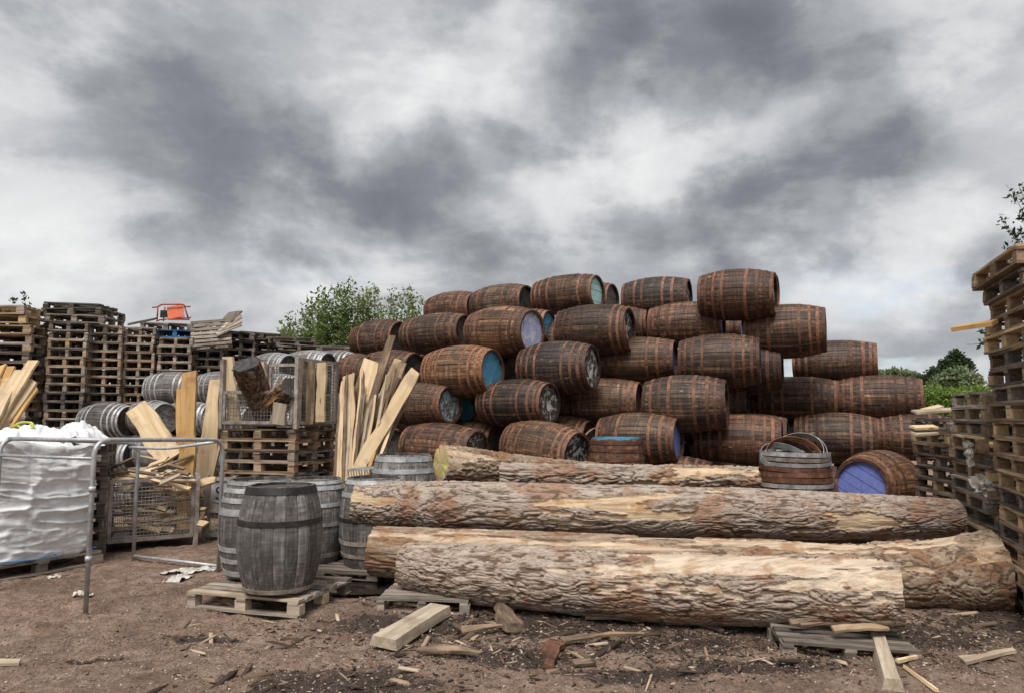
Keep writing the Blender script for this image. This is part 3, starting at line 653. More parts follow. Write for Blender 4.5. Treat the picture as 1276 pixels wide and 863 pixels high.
# grey casks with galvanised hoops, lying left of the pile
GG = 'grey casks with pale hoops lying by the left pallets'
def G_(lb, *a, **k): return cask_px(lb, *a, wood_='cask_grey', hoop='galv_hoop', group=GG, **k)
G_('grey barrel with pale hoops lying behind the upright orange slab', 187, 244, 464, 505, 12.3, 5, 'head_dark')
G_('leftmost grey barrel with pale hoops, above the white bag', 103, 168, 502, 547, 12.0, 18, 'head_dark')
G_('grey barrel with its weathered head towards the camera behind the tilted plank', 160, 216, 499, 542, 11.9, 32, 'head_grey')
G_('grey barrel between the tilted plank and the orange slab', 205, 262, 500, 542, 12.2, 10, 'head_dark')
G_('grey barrel behind the leaning pale slab and the upper cage', 250, 306, 463, 505, 12.3, 12, 'head_grey')
G_('grey barrel behind the leaning pale slab, below another grey barrel', 256, 312, 504, 546, 12.1, 12, 'head_grey')
G_('grey barrel with dark head above the cage, right of the dark stump', 318, 363, 440, 480, 12.8, 30, 'head_dark')
G_('grey barrel below the dark-headed one, seen through the cage', 322, 368, 466, 506, 12.3, 20, 'head_grey')
G_('grey barrel with pale hoops above the tall cage panel', 360, 410, 437, 478, 13.0, 22, 'head_dark')
G_('rightmost grey barrel beside the rusty-hooped pile', 392, 440, 437, 478, 13.9, 22, 'head_dark')
for k, (x0, x1, y0, y1, D) in enumerate([(110, 170, 545, 590, 12.0), (170, 230, 541, 586, 12.0), (235, 295, 545, 590, 12.1), (330, 390, 505, 550, 12.4), (120, 180, 588, 632, 12.0), (210, 270, 588, 632, 12.0), (300, 360, 550, 596, 12.3), (310, 370, 594, 638, 12.3)]):
    G_('grey barrel buried low in the heap behind %s' % ['the white bag', 'the tilted plank', 'the leaning pale slab', 'the cage stack', 'the low mesh crate', 'the splinter heap', 'the middle of the cage stack', 'the foot of the cage stack'][k], x0, x1, y0, y1, D, 15)

# ---------------------------------------------------------------- standing casks near the camera, every stave a piece of its own
def stave_piece(n, nx=17, th=.028, seed=0):
    rg = np.random.default_rng(seed); h = math.pi / n * .985; V = []; F = []
    cols = [(-h, -.004), (-h * .8, 0), (0, .001), (h * .8, 0), (h, -.004)]
    xs_ = np.linspace(-CL / 2, CL / 2, nx)
    for x in xs_:
        r = float(cask_r(x))
        for a, d in cols: V.append((x, (r + d) * math.cos(a), (r + d) * math.sin(a)))
        for a in (h, -h): V.append((x, (r - th) * math.cos(a), (r - th) * math.sin(a)))
    m_ = 7
    for i_ in range(nx - 1):
        for j_ in range(m_): F.append((i_ * m_ + j_, (i_ + 1) * m_ + j_, (i_ + 1) * m_ + (j_ + 1) % m_, i_ * m_ + (j_ + 1) % m_))
    F += [tuple(range(m_)), tuple(range((nx - 1) * m_, nx * m_))[::-1]]
    return mesh('stave', V, F, False, {'stave': ('POINT', np.full(len(V), .35 + .3 * rg.random()))})
STAVES = [stave_piece(22, seed=k) for k in range(5)]
def standing(label, px, D, zb, H, d, wood_, hoops, group, rz=0.0, top='head_grey', hx=None, head_in=.05):
    p = at(px, 500, D); r = thing('standing_barrel', label, 'barrel', (p.x, p.y, zb + H / 2), (0, -math.pi / 2, rz), group, (H / CL, d / .8, d / .8))
    rg = random.Random(px)
    for k in range(22): obj('stave', STAVES[rg.randrange(5)], MAT[wood_], r, (rg.uniform(-.004, .004), 0, 0), (2 * math.pi * k / 22, 0, 0))
    for t_, wd, hm in hoops:
        x = (t_ - .5) * CL; obj('hoop', hoop_mesh(max(-CL / 2 + wd / 2, min(CL / 2 - wd / 2, x)), wd, .008, 56), MAT[hm], r)
    hd = obj('head', HEAD_BACK, MAT[top], r, (CL / 2 - head_in - .026, 0, 0))
    for bm_ in HEAD_BOARDS[1]: obj('head_board', bm_, MAT[top], hd, (.024, 0, 0))
    obj('head', HEAD_BACK, MAT['head_dark'], r, (-CL / 2 + .07, 0, 0)); return r
SG = 'grey casks standing on end'
PAL = [(.97, .06, 'galv_hoop'), (.90, .055, 'galv_hoop'), (.80, .055, 'galv_hoop'), (.66, .06, 'galv_hoop'), (.34, .06, 'galv_hoop'), (.20, .055, 'galv_hoop'), (.10, .055, 'galv_hoop'), (.03, .06, 'galv_hoop')]
standing('charcoal grey barrel with two black hoops standing in front on a pallet', 354, 6.55, .15, .90, .735, 'cask_slate', [(.965, .085, 'black_hoop'), (.665, .065, 'black_hoop'), (.03, .05, 'cage')], SG, .3, 'head_dark', head_in=.03)
standing('grey barrel with many pale hoops on the pallet behind the charcoal one', 327, 7.15, .15, .90, .72, 'cask_slate', [(.975, .05, 'galv_hoop'), (.90, .06, 'galv_hoop'), (.80, .065, 'galv_hoop'), (.68, .09, 'galv_hoop'), (.30, .065, 'galv_hoop'), (.18, .06, 'galv_hoop'), (.05, .07, 'galv_hoop')], SG, 1.2)
standing('grey barrel with pale hoops standing behind and right of the charcoal one', 394, 8.25, .06, .90, .74, 'cask_grey', [(.965, .05, 'galv_hoop'), (.90, .06, 'galv_hoop'), (.70, .06, 'galv_hoop'), (.47, .055, 'galv_hoop'), (.1, .06, 'galv_hoop')], SG, 2.1)
standing('dark grey barrel standing at the cut end of the long upper log', 468, 8.05, .03, .96, .74, 'cask_slate', [(.96, .06, 'galv_hoop'), (.82, .065, 'galv_hoop'), (.55, .05, 'black_hoop'), (.30, .055, 'cage'), (.16, .05, 'cage')], SG, .7)
standing('grey barrel with two wide pale hoops showing above the log heap', 504, 8.75, .28, .92, .80, 'cask_grey', [(.95, .085, 'galv_hoop'), (.80, .075, 'galv_hoop'), (.60, .06, 'galv_hoop'), (.2, .06, 'galv_hoop')], SG, .1)
# ---------------------------------------------------------------- open tubs made of cut casks
def tub(label, px, y_top, D, H, r0, r1, n, wood_, hoops, inner, rz=0.3):
    p = at(px, y_top, D); zb = p.z - H; r = thing('open_tub', label, 'tub', (p.x, p.y, zb), (0, 0, rz)); rg = random.Random(px)
    for k in range(n):
        a0, a1 = 2 * math.pi * (k - .49) / n, 2 * math.pi * (k + .49) / n; m_ = MB(); V = []; hh = H + rg.uniform(-.012, .012)
        for z in np.linspace(0, hh, 5):
            R = r0 + (r1 - r0) * (z / H)
            for a, rr in ((a0, R), (a1, R), (a1, R - .03), (a0, R - .03)): V.append((rr * math.cos(a), rr * math.sin(a), z))
        F = [(4 * i_ + j, 4 * i_ + (j + 1) % 4, 4 * i_ + 4 + (j + 1) % 4, 4 * i_ + 4 + j) for i_ in range(4) for j in range(4)] + [(3, 2, 1, 0), (16, 17, 18, 19)]
        me = mesh('stave', V, F, False, {'stave': ('POINT', np.full(20, rg.random()))}); obj('stave', me, MAT[wood_], r)
    for t_, wd, hm, tilt in hoops:
        R = r0 + (r1 - r0) * t_ + .004
        obj('hoop', loose_hoop_mesh(R, wd, .006, 56), MAT[hm], r, (0, 0, t_ * H), (0, -math.pi / 2 + tilt, rg.uniform(0, 6)))
    if inner: obj('lining', loose_hoop_mesh(r1 - .042, .10, .004), MAT[inner], r, (0, 0, H - .03), (0, -math.pi / 2, 0))
    obj('floor', strip_of_disc(-r0 + .04, r0 - .04, r0 - .035, .02, 20), MAT['head_dark'], r, (0, 0, .12), (0, -math.pi / 2, 0)); return r, p
tub('small open rusty-hooped tub with blue lining, behind the slender log', 768, 546, 10.6, .95, .46, .375, 20, 'cask_tub', [(.95, .05, 'rust', 0), (.83, .045, 'rust', .03), (.70, .05, 'rust', -.03), (.55, .05, 'rust', .02), (.42, .05, 'rust', 0)], 'head_blue')
_, tp = tub('open dark tub with white hoops, full of loose hoops', 990, 563, 10.3, .92, .50, .46, 22, 'cask_tub', [(.985, .06, 'galv_hoop', .02), (.86, .05, 'galv_hoop', .06), (.92, .05, 'cage', -.03), (.76, .06, 'rust', .05), (.68, .06, 'rust', -.02), (.60, .07, 'rust', .02), (.52, .055, 'galv_hoop', .01), (.42, .07, 'rust', .01), (.33, .06, 'rust', -.01)], None)
for k, (dx, dy, dz, rx, ry, rz_, mt, R) in enumerate([(.04, .02, -.03, 0, rad(-42), rad(-128), 'galv_hoop', .36), (.09, .06, -.06, 0, rad(-40), rad(-124), 'galv_hoop', .37), (-.02, -.02, -.05, 0, rad(-50), rad(-100), 'rust_bright', .36), (-.08, .0, -.08, 0, rad(-54), rad(-92), 'rust', .36), (-.14, -.02, -.10, 0, rad(-56), rad(-80), 'galv_hoop', .34)]):
    tag(obj('loose_hoop', loose_hoop_mesh(R, .085, .006), MAT[mt], None, tp + Vector((dx, dy, dz)), (rx, ry, rz_)),
        ['tallest white loose hoop standing out of the tub', 'white loose hoop right behind the tallest one in the tub', 'rusty loose hoop leaning in the tub, front', 'bright rusty loose hoop leaning left in the tub', 'pale loose hoop lowest in the tub mouth'][k], 'hoop', 'loose hoops in the tub')
# ---------------------------------------------------------------- pallets: 1.2 along x, 1.0 along y, 0.147 high, origin at the middle of the underside
PW, PD, PH = 1.2, 1.0, .147
def plankbox(lx, ly, lz, seed, nseg=5, j=.0035):
    rg = random.Random(seed); V = []; F = []; ax = 0 if lx >= ly else 1; Lg = (lx, ly)[ax]; wd = (ly, lx)[ax]
    for i_ in range(nseg + 1):
        u = (i_ / nseg - .5) * Lg; bow = rg.uniform(-j, j)
        for a, b in ((-1, -1), (1, -1), (1, 1), (-1, 1)):
            w_ = a * wd / 2 + rg.uniform(-j, j); z = b * lz / 2 + bow * .5 + rg.uniform(-j, j) * .3
            V.append((u, w_, z) if ax == 0 else (-w_, u, z))
    for i_ in range(nseg): F += [(4 * i_ + q, 4 * i_ + (q + 1) % 4, 4 * i_ + 4 + (q + 1) % 4, 4 * i_ + 4 + q) for q in range(4)]
    F += [(3, 2, 1, 0), tuple(4 * nseg + q for q in range(4))]
    return V, F
def pallet_parts(seed, decks=7):
    rg = random.Random(seed); parts = []
    ys_ = np.linspace(-PD / 2 + .052, PD / 2 - .052, decks)
    for k, y in enumerate(ys_):
        if decks > 5 and rg.random() < .07 and 0 < k < decks - 1: continue
        parts.append(('deck_board', (rg.uniform(-.008, .008), y + rg.uniform(-.006, .006), PH - .011), plankbox(PW - rg.uniform(0, .02), .098, .021, rg.random())))
    for x in (-PW / 2 + .055, 0, PW / 2 - .055): parts.append(('cross_board', (x, 0, PH - .033), plankbox(.10, PD, .021, rg.random())))
    for x in (-PW / 2 + .058, 0, PW / 2 - .058):
        for y in (-PD / 2 + .05, 0, PD / 2 - .05):
            parts.append(('block', (x + rg.uniform(-.012, .012), y + rg.uniform(-.012, .012), .021 + .0405), plankbox(.10 + rg.uniform(-.01, .03), .095, .081, rg.random(), 1, .003)))
    for y in (-PD / 2 + .05, 0, PD / 2 - .05): parts.append(('base_board', (0, y, .0105), plankbox(PW, .098, .020, rg.random())))
    return parts
PALLET = []; PALLET_ONE = []
for k in range(5):
    ps = pallet_parts(k * 31 + 5, 7 if k < 4 else 5); PALLET.append([(n, l, mesh(n, *vf)) for n, l, vf in ps])
    m_ = MB()
    for n, l, (v_, f_) in ps: m_.add([(a + l[0], b + l[1], c_ + l[2]) for a, b, c_ in v_], f_)
    PALLET_ONE.append(m_.mesh('pallet'))
npal = [0]
def pallet(label, loc, rot, mat='pallet_grey', group=None, scale=(1, 1, 1), parts=True, mat2=None):
    npal[0] += 1; rg = random.Random(npal[0] * 13)
    rot = rot if hasattr(rot, '__len__') else (0, 0, rot); k = rg.randrange(4)
    if not parts:
        o = obj('pallet', PALLET_ONE[k], MAT[mat], None, loc, rot, scale); return tag(o, label, 'pallet', group)
    r = thing('pallet', label, 'pallet', loc, rot, group, scale)
    for n, l, me in PALLET[k]:
        mm = mat2 if (mat2 and n in ('block', 'deck_board') and rg.random() < .4) else mat
        obj(n, me, MAT[mm], r, l)
    return r
def stack(corner, ang, n, what, group, w=1.2, d=1.0, pitch=PH + .002, mats=None, mess=.02, hidden_below=0.0, z0=0.0, rotmess=1.2, skip_top=0, flip=False, where='', vis=None):
    """stack of pallets whose near lower corner is at corner; its long side runs along ang, the other side to the left of that"""
    ux, uy = Vector((math.cos(ang), math.sin(ang), 0)), Vector((-math.sin(ang), math.cos(ang), 0)); rg = random.Random(hash(what) % 1000 if False else len(what) * 7 + n)
    out = []
    for k in range(n):
        z = z0 + k * pitch; c_ = Vector((corner[0], corner[1], 0)) + ux * (w / 2 + rg.uniform(-mess, mess)) + uy * (d / 2 + rg.uniform(-mess, mess))
        mt = rg.choice(mats or ['pallet_grey']); show = z > hidden_below
        out.append(pallet(f'{mt_words[mt]} pallet, {ORD[n - 1 - k]}{" but one" if False else ""} in {what}', (c_.x, c_.y, z), ang + rad(rg.uniform(-rotmess, rotmess)) + (math.pi if rg.random() < .5 else 0), mt, group, (w / PW, d / PD, pitch / PH * .995), show, 'pallet_brown' if mt == 'pallet_grey' else None))
    return out
mt_words = {'pallet_grey': 'weathered grey', 'pallet_brown': 'brown', 'pallet_new': 'pale new', 'pallet_dark': 'dark', 'pallet_blue': 'blue'}
# front pallet under the charcoal barrel
A18 = rad(-17)
pallet('grey pallet on the dirt under the charcoal barrel', (-2.21, 6.83, gz(-2.2, 6.8) + .005), A18, 'pallet_grey', scale=(.95, .9, 1), mat2='plank_grey')
pallet('dark wet pallet behind the front one, under the standing barrels', (-1.85, 8.05, .0), A18, 'pallet_dark', scale=(1.1, .9, .4), parts=True)
# pallets under the log
pallet('broken grey pallet under the right end of the frontmost log', (2.37, 5.52, gz(2.4, 5.5) - .02), (rad(2), rad(2.5), rad(-7)), 'pallet_grey', scale=(.76, .8, .95), mat2='pallet_dark')
pallet('sunken grey pallet piece under the left end of the frontmost log', (-.72, 6.72, -.02), rad(-6), 'pallet_grey', scale=(.66, .85, .9))
# stack that carries the upper cage
CG = 'pallets under the upper cage'
cc = at(368, 560, 9.75); ux = Vector((math.cos(A18), math.sin(A18), 0))
corner = Vector((cc.x, cc.y, 0)) - ux * 1.2
stack(corner, A18, 10, 'the stack under the upper cage', CG, 1.2, 1.0, .1475, ['pallet_brown', 'pallet_brown', 'pallet_grey'], .015, .55)
cage_base = corner + Vector((0, 0, 1.478))
# left wall of pallets
LG = 'pallets in the tall stacks at the left'
def left_stack(x0, x1, ytop, D, phi, what, mats, pitch=.158, mess=.02, hid=1.35, rotmess=1.0):
    a, b = at(x0, ytop, D), at(x1, ytop, D); ang = rad(phi); wd = (b.x - a.x) / (math.cos(ang) - (b.x / b.y) * math.sin(ang))
    n = int(round(a.z / pitch)); pitch = a.z / n; st = stack((a.x, a.y), ang, n, what, LG, wd, .95, pitch, mats, mess, hid, 0, rotmess)
    return a, st
GREY = ['pallet_grey', 'pallet_grey', 'pallet_brown', 'pallet_grey', 'pallet_grey', 'pallet_dark']
left_stack(-62, 40, 404, 12.5, 4, 'the leftmost stack, cut by the photo edge', GREY)
for k, (x0, x1, y) in enumerate([(-58, 41, 392), (-60, 43, 381)]):
    a = at((x0 + x1) / 2, y, 12.8); pallet(f'pale new pallet on the leftmost stack, {("lower", "upper")[k]} of two', (a.x, a.y + .2, 3.26 + .158 * k), rad(5 - 3 * k), 'pallet_new', LG, (1.15, .9, 1.05), True, 'pallet_grey')
left_stack(20, 60, 404, 13.3, 9, 'the narrow stack beside the leftmost one', GREY, mess=.05, rotmess=4)
left_stack(60, 109, 401, 12.9, 7, 'the tall stack behind the white bag', GREY)
left_stack(111, 153, 405, 13.2, 9, 'the stack above the leftmost grey barrel', GREY)
left_stack(155, 193, 407, 13.4, 9, 'the stack above the tilted plank', GREY)
s4, _ = left_stack(197, 239, 420, 13.5, 8, 'the stack below the orange chair', GREY)
left_stack(242, 279, 415, 13.9, 10, 'the stack behind the pale slab', GREY)
left_stack(281, 318, 415, 14.4, 13, 'the stack behind the upper cage', GREY, rotmess=2)
left_stack(318, 350, 419, 14.9, 16, 'the rightmost of the left stacks', GREY, rotmess=3)
for k, (px, py, D, rz, tx, ty, w_, mt, lb) in enumerate([(95, 395, 13.2, 6, 1, 2, .85, 'pallet_grey', 'grey pallet lying loose on the tall stack, lowest of three'), (93, 387.5, 13.3, 2, -1, -1.5, .92, 'pallet_dark', 'dark pallet lying loose on the tall stack, middle of three'),
        (90, 380, 13.4, 9, 2, 1, .80, 'pallet_dark', 'dark pallet lying loose on the tall stack, highest of three'), (218, 414, 13.9, 8, 0, 0, .62, 'pallet_blue', 'blue painted pallet under the orange chair'),
        (208, 404, 13.9, 6, 3, 2, .80, 'pallet_grey', 'grey pallet lying on the blue pallet under the orange chair'), (283, 413, 14.5, 12, 4, 4, .8, 'pallet_grey', 'grey pallet tilted on the stacks right of the leaning pallet'),
        (322, 416, 14.8, 15, 2, 3, .75, 'pallet_dark', 'dark pallet lying over the right stacks')]):
    a = at(px, py + 4, D); pallet(lb, (a.x, a.y + .3, a.z - .05), (rad(tx), rad(ty), rad(rz)), mt, LG, (w_, .9, 1.0))
a = at(257, 417, 13.7); pallet('grey pallet standing on edge, leaning beside the orange chair', a + Vector((0, .25, .0)), (rad(58), rad(-7), rad(20)), 'pallet_grey', LG, (.60, .62, .8))
a = at(352, 436, 15.0)
for k in range(3):
    a = at(372 - 6 * k, 438 - 4.5 * k, 14.6); pallet('dark pallet low beside the tree, %s of three' % ('lowest', 'middle', 'highest')[k], a, (rad(3), rad(3 - 2 * k), rad(18 + 7 * k)), 'pallet_dark', LG, (.66, .9, .9))
# back row of the left wall, whose pallets lie crosswise
for k, (x, D, ph) in enumerate([(-10.2, 14.4, 5), (-8.85, 14.5, 7), (-7.5, 14.75, 8), (-6.15, 15.0, 9), (-4.85, 15.6, 12)]):
    stack((x, D), rad(ph), 20, 'the back row behind the %s' % ('leftmost stack', 'tall stack', 'grey barrels', 'orange chair', 'pale slab')[k], 'pallets in the back row of the left wall', 1.3, 1.0, .158, ['pallet_dark'], .04, 99)
# boards lying at a slant on the stacks
def board_mesh(L, w0, w1, th, seed, waney=.06, ns=16, bow=.0):
    rg = np.random.default_rng(seed); s = np.linspace(0, 1, ns); V = []; F = []
    e0 = fbm(s * L * 3.0, 0 * s + 1.3, 0, seed, 3) * waney; e1 = fbm(s * L * 3.0, 0 * s + 7.7, 0, seed + 1, 3) * waney; bo = bow * (4 * s * (1 - s))
    for i_ in range(ns):
        wd = w0 + (w1 - w0) * s[i_]; x = s[i_] * L; l = -wd / 2 + e0[i_] * wd * 2; h = wd / 2 + e1[i_] * wd * 2; z = bo[i_]
        if i_ == ns - 1: x0_, x1_ = x + rg.uniform(-.06, .02), x + rg.uniform(-.06, .02)
        else: x0_ = x1_ = x
        V += [(x0_, l, z - th / 2), (x1_, h, z - th / 2), (x1_, h - th * .25, z + th / 2), (x0_, l + th * .25, z + th / 2)]
    for i_ in range(ns - 1): F += [(4 * i_ + q, 4 * i_ + (q + 1) % 4, 4 * i_ + 4 + (q + 1) % 4, 4 * i_ + 4 + q) for q in range(4)]
    F += [(3, 2, 1, 0), tuple(4 * ns - 4 + q for q in range(4))]
    return mesh('board', V, F)
nb = [0]
def board(label, a, b, w0, w1=None, th=.03, mat='plank', group=None, face=(0, -1, 0), waney=.05, name='plank', cat='plank', to_ground=None, bow=0.0):
    """board from point a (foot) to b (tip), its broad side turned to face"""
    nb[0] += 1; a, b = Vector(a), Vector(b)
    if to_ground is not None: a = a + (b - a) * ((to_ground - a.z) / (b.z - a.z))
    x = (b - a).normalized(); f = Vector(face); z = (f - x * f.dot(x)).normalized(); y = z.cross(x)
    o = obj(name, board_mesh((b - a).length, w0, w1 or w0, th, nb[0] * 3, waney, bow=bow), MAT[mat])
    o.matrix_world = Matrix(((x.x, y.x, z.x, a.x), (x.y, y.y, z.y, a.y), (x.z, y.z, z.z, a.z), (0, 0, 0, 1)))
    return tag(o, label, cat, group)
for k in range(5):
    board('grey board in the slanting pile right of the leaning pallet, %s of five' % ('lowest', 'second lowest', 'middle', 'second highest', 'highest')[k], at(268 + 3 * k, 415 - 3.2 * k, 13.9 + .04 * k), at(301 - 2 * k, 402 - 3.3 * k, 14.1 + .05 * k), .36, .34, .03, 'pallet_grey', 'boards on the left stacks', (-.3, -.55, .8))
board('thin grey board lying at the left of the orange chair', at(160, 404, 13.6), at(195, 397, 13.6), .1, .08, .03, 'pallet_dark', 'boards on the left stacks', (0, -.4, .9))
# orange chair tipped over on the pallets
ch = at(215, 399.5, 13.8); r = thing('tipped_chair', 'orange seat with red tube frame lying tipped on the pallet stack', 'chair', ch, (0, 0, rad(6)))
def slab(dims, rot, loc, mt, nm, bev=.012):
    m_ = MB(); m_.box((0, 0, 0), dims, .004); return obj(nm, m_.mesh(nm), MAT[mt], r, loc, rot)
slab((.30, .025, .27), (rad(-18), rad(-14), 0), (.06, -.03, .165), 'orange', 'seat'); slab((.34, .30, .025), (rad(6), 0, 0), (.10, .0, .02), 'orange', 'backrest'); slab((.16, .02, .14), (0, 0, 0), (-.17, .05, .13), 'black_plastic', 'side_panel')
for nm, pts in (('frame', [(-.36, -.06, .24), (-.26, -.06, .25), (-.2, -.06, .30), (.20, -.06, .31), (.25, -.06, .26), (.34, -.06, .27)]), ('frame', [(-.34, .12, .0), (-.24, .05, .02), (.36, -.08, .05)]), ('leg', [(-.26, -.06, .26), (-.27, -.04, .0)]), ('leg', [(.22, -.04, .28), (.30, -.02, .03)]), ('leg', [(-.2, .14, .28), (-.22, .14, .0)])):
    m_ = MB(); m_.tube(rounded(pts, .05), .014, 7); obj(nm, m_.mesh(nm, True), MAT['redpaint'], r)

# right-hand stacks: their long sides recede
RG_ = 'pallets in the right-hand stacks'
def right_stack(near, far_dir, n, what, mats, mess, rotmess, pitch, w=1.2, d=1.0):
    """near = near left corner; far_dir = direction of the receding side"""
    f = Vector((*far_dir, 0)).normalized(); s = Vector((f.y, -f.x, 0)); rg = random.Random(n * 3); out = []
    for k in range(n):
        c_ = Vector((*near, 0)) + f * (w / 2 + rg.uniform(-mess, mess)) + s * (d / 2 + rg.uniform(-mess, mess)); mt = rg.choice(mats)
        out.append(pallet(f'{mt_words[mt]} pallet, {ORD[n - 1 - k]} in {what}', (c_.x, c_.y, k * pitch), math.atan2(f.y, f.x) + rad(rg.uniform(-rotmess, rotmess)), mt, RG_, (w / PW, d / PD, pitch / PH * .995), True, 'pallet_new' if mt == 'pallet_brown' else 'pallet_brown'))
    return out
rs = right_stack((3.90, 5.42), (.36, .93), 19, 'the near right-hand stack', ['pallet_brown', 'pallet_brown', 'pallet_grey', 'pallet_dark'], .03, 1.6, .1475)
pallet('brown pallet overhanging at the very top of the near right-hand stack', (4.53, 5.86, 19 * .1475 + .002), (rad(1), rad(0), math.atan2(.92, .34)), 'pallet_brown', RG_, (1.12, 1.0, 1.08), True, 'pallet_new')
right_stack((4.52, 6.95), (.30, .95), 13, 'the middle right-hand stack', ['pallet_grey', 'pallet_brown', 'pallet_dark', 'pallet_brown'], .05, 3, .146)
right_stack((5.08, 8.45), (.16, .99), 11, 'the low far right-hand stack', ['pallet_dark', 'pallet_grey', 'pallet_brown', 'pallet_dark'], .06, 4, .146, 1.1, .9)
stack((7.1, 8.9), rad(80), 11, 'the stack behind the low far right-hand one', RG_, 1.2, 1.0, .147, ['pallet_dark'], .05, 99)
stack((7.1, 9.95), rad(84), 11, 'the stack hidden behind the low right stacks', RG_, 1.2, 1.0, .147, ['pallet_dark'], .05, 99)
for k, (x0, y0, x1, y1, D, mt) in enumerate([(1139, 513, 1206, 508, 8.6, 'plank_grey'), (1137, 532, 1168, 531, 8.45, 'plank'), (1138, 540, 1166, 538, 8.42, 'plank_grey'), (1150, 511, 1174, 505, 9.0, 'plank')]):
    board('loose pale board on the low far right-hand stack, %s' % ('longest', 'lower front one', 'lowest one', 'tilted one at the back')[k], at(x0, y0, D), at(x1, y1, D + .15), .10, .09, .025, mt, 'loose boards on the right stacks', (0, -.35, .95), .03)
board('weathered plank sticking out to the left of the near right-hand stack', at(1240, 402, 6.0), at(1186, 410, 6.3), .11, .09, .035, 'plank_orange', None, (0, -.5, .85), .04)
# stencil marks on blocks of the near stack
def stamp(txt, size, par, loc, rot):
    cu = bpy.data.curves.new('stencil', 'FONT'); cu.body = txt; cu.size = size; cu.align_x = 'CENTER'; cu.align_y = 'CENTER'; cu.extrude = .0006
    tmp = bpy.data.objects.new('tmp', cu); C.objects.link(tmp); dg = bpy.context.evaluated_depsgraph_get(); dg.update()
    me = bpy.data.meshes.new_from_object(tmp.evaluated_get(dg)); bpy.data.objects.remove(tmp); me.materials.clear(); me.materials.append(None)
    return obj('stencil_mark', me, MAT['ink'], par, loc, rot)
for k, txt in ((14, 'DSOTT-S'), (9, '1082'), (7, '100'), (3, '1206')):
    bl = [o for o in rs[k].children if o.name.startswith('block') and abs(o.location.x + PW / 2 - .058) < .02 and o.location.y > .4]
    if bl: stamp(txt, .034, bl[0], (-.068, 0, .004), (math.pi / 2, 0, -math.pi / 2))

# ---------------------------------------------------------------- white bulk bag on a pallet
pa, pb = ground_at(-12, 729), ground_at(140, 701)
f = (pb - pa); f.z = 0; f.normalize(); sd = Vector((-f.y, f.x, 0)); Lb_ = 1.18
ctr = pa + f * .50 + sd * .56
yaw = math.atan2(f.y, f.x)
pallet('weathered pallet on the dirt under the big white bag', (ctr.x, ctr.y, gz(ctr.x, ctr.y) - .01), yaw, 'pallet_grey', scale=(1.02, 1.1, 1.0))
def bag_mesh():
    nu, nv = 220, 110; u = np.linspace(0, 2 * np.pi, nu, endpoint=False); h = np.linspace(0, 1, nv)
    U, H = np.meshgrid(u, h); e = 5.5
    ca, sa = np.cos(U), np.sin(U); q = (np.abs(ca) ** e + np.abs(sa) ** e) ** (-1 / e)
    rx, ry = .555 * q, .52 * q; rx2 = rx * (1 + .015 * np.sin(H * np.pi)); ry2 = ry * (1 + .02 * np.sin(H * np.pi))
    tuck = 1 - .06 * np.exp(-(H / .035)) - .03 * np.exp(-((1 - H) / .02)); x, y = rx2 * ca * tuck, ry2 * sa * tuck; z = H * 1.22
    arc = U * .62
    wv = fbm(arc * 1.3 + .35 * vnoise(arc * 2, z * 3, 0, 70), z * 9 + .9 * vnoise(arc * 1.5, z * 2, 0, 71), 0, 72, 3, .55)
    w2 = 1 - np.abs(vnoise(arc * 2.0, z * 6.5 + 1.2 * vnoise(arc * 1.8, z, 0, 77), 0, 75)); w3 = 1 - np.abs(vnoise(arc * 4 + z, z * 13 + .8 * arc, 0, 78))
    w4 = 1 - np.abs(vnoise(arc * 7 - z * 3, z * 26 + 2.0 * vnoise(arc * 3, z * 3, 0, 79), 0, 76)); d = .018 * wv + .036 * w2 ** 5 + .018 * w3 ** 5 + .007 * w4 ** 4
    d = d - .008 * np.exp(-((np.mod(arc, .42) - .21) / .006) ** 2)
    n = np.stack([ca, sa], -1); x, y = x + d * ca, y + d * sa; z = z + .025 * fbm(arc * 2, z * 0, 0, 73, 3) * H + .04 * H * np.sin(U * 2 + 1)
    V = np.stack([x, y, z], -1).reshape(-1, 3)
    i = (np.arange(nv - 1)[:, None] * nu + np.arange(nu)[None, :]); j = (np.arange(nv - 1)[:, None] * nu + (np.arange(nu) + 1)[None, :] % nu)
    return mesh('bag', V, np.stack([i, j, j + nu, i + nu], -1).reshape(-1, 4), True)
r = thing('bulk_bag', 'big crumpled white bulk bag on a pallet at the left edge', 'bag', (ctr.x, ctr.y, gz(ctr.x, ctr.y) + .138), (0, 0, yaw))
obj('bag_wall', bag_mesh(), MAT['bag'], r)
def crumple(nx_, ny_, sx, sy, amp, seed, fr=3.0, dome=.1):
    u, v_ = np.meshgrid(np.linspace(-1, 1, nx_), np.linspace(-1, 1, ny_)); x, y = u * sx / 2, v_ * sy / 2
    rdg = 1 - np.abs(fbm(x * fr + 3, y * fr, 0, seed, 4, .6)); z = amp * (rdg ** 2.0 - .35) + dome * np.clip(1 - (u ** 2 + v_ ** 2), 0, 1) + .4 * amp * fbm(x * fr * 3, y * fr * 3, 0, seed + 4, 3)
    x = x * (1 + .12 * vnoise(v_ * 3, u * 0, 0, seed + 9)); y = y * (1 + .15 * vnoise(u * 3, v_ * 0, 1, seed + 8))
    i = (np.arange(ny_ - 1)[:, None] * nx_ + np.arange(nx_ - 1)[None, :]).ravel()
    return mesh('crumpled_sheet', np.stack([x, y, z], -1).reshape(-1, 3), np.stack([i, i + 1, i + nx_ + 1, i + nx_], 1), True)
obj('bag_top', crumple(90, 80, 1.06, 1.0, .055, 81, 2.6, .03), MAT['bag'], r, (0, 0, 1.16))
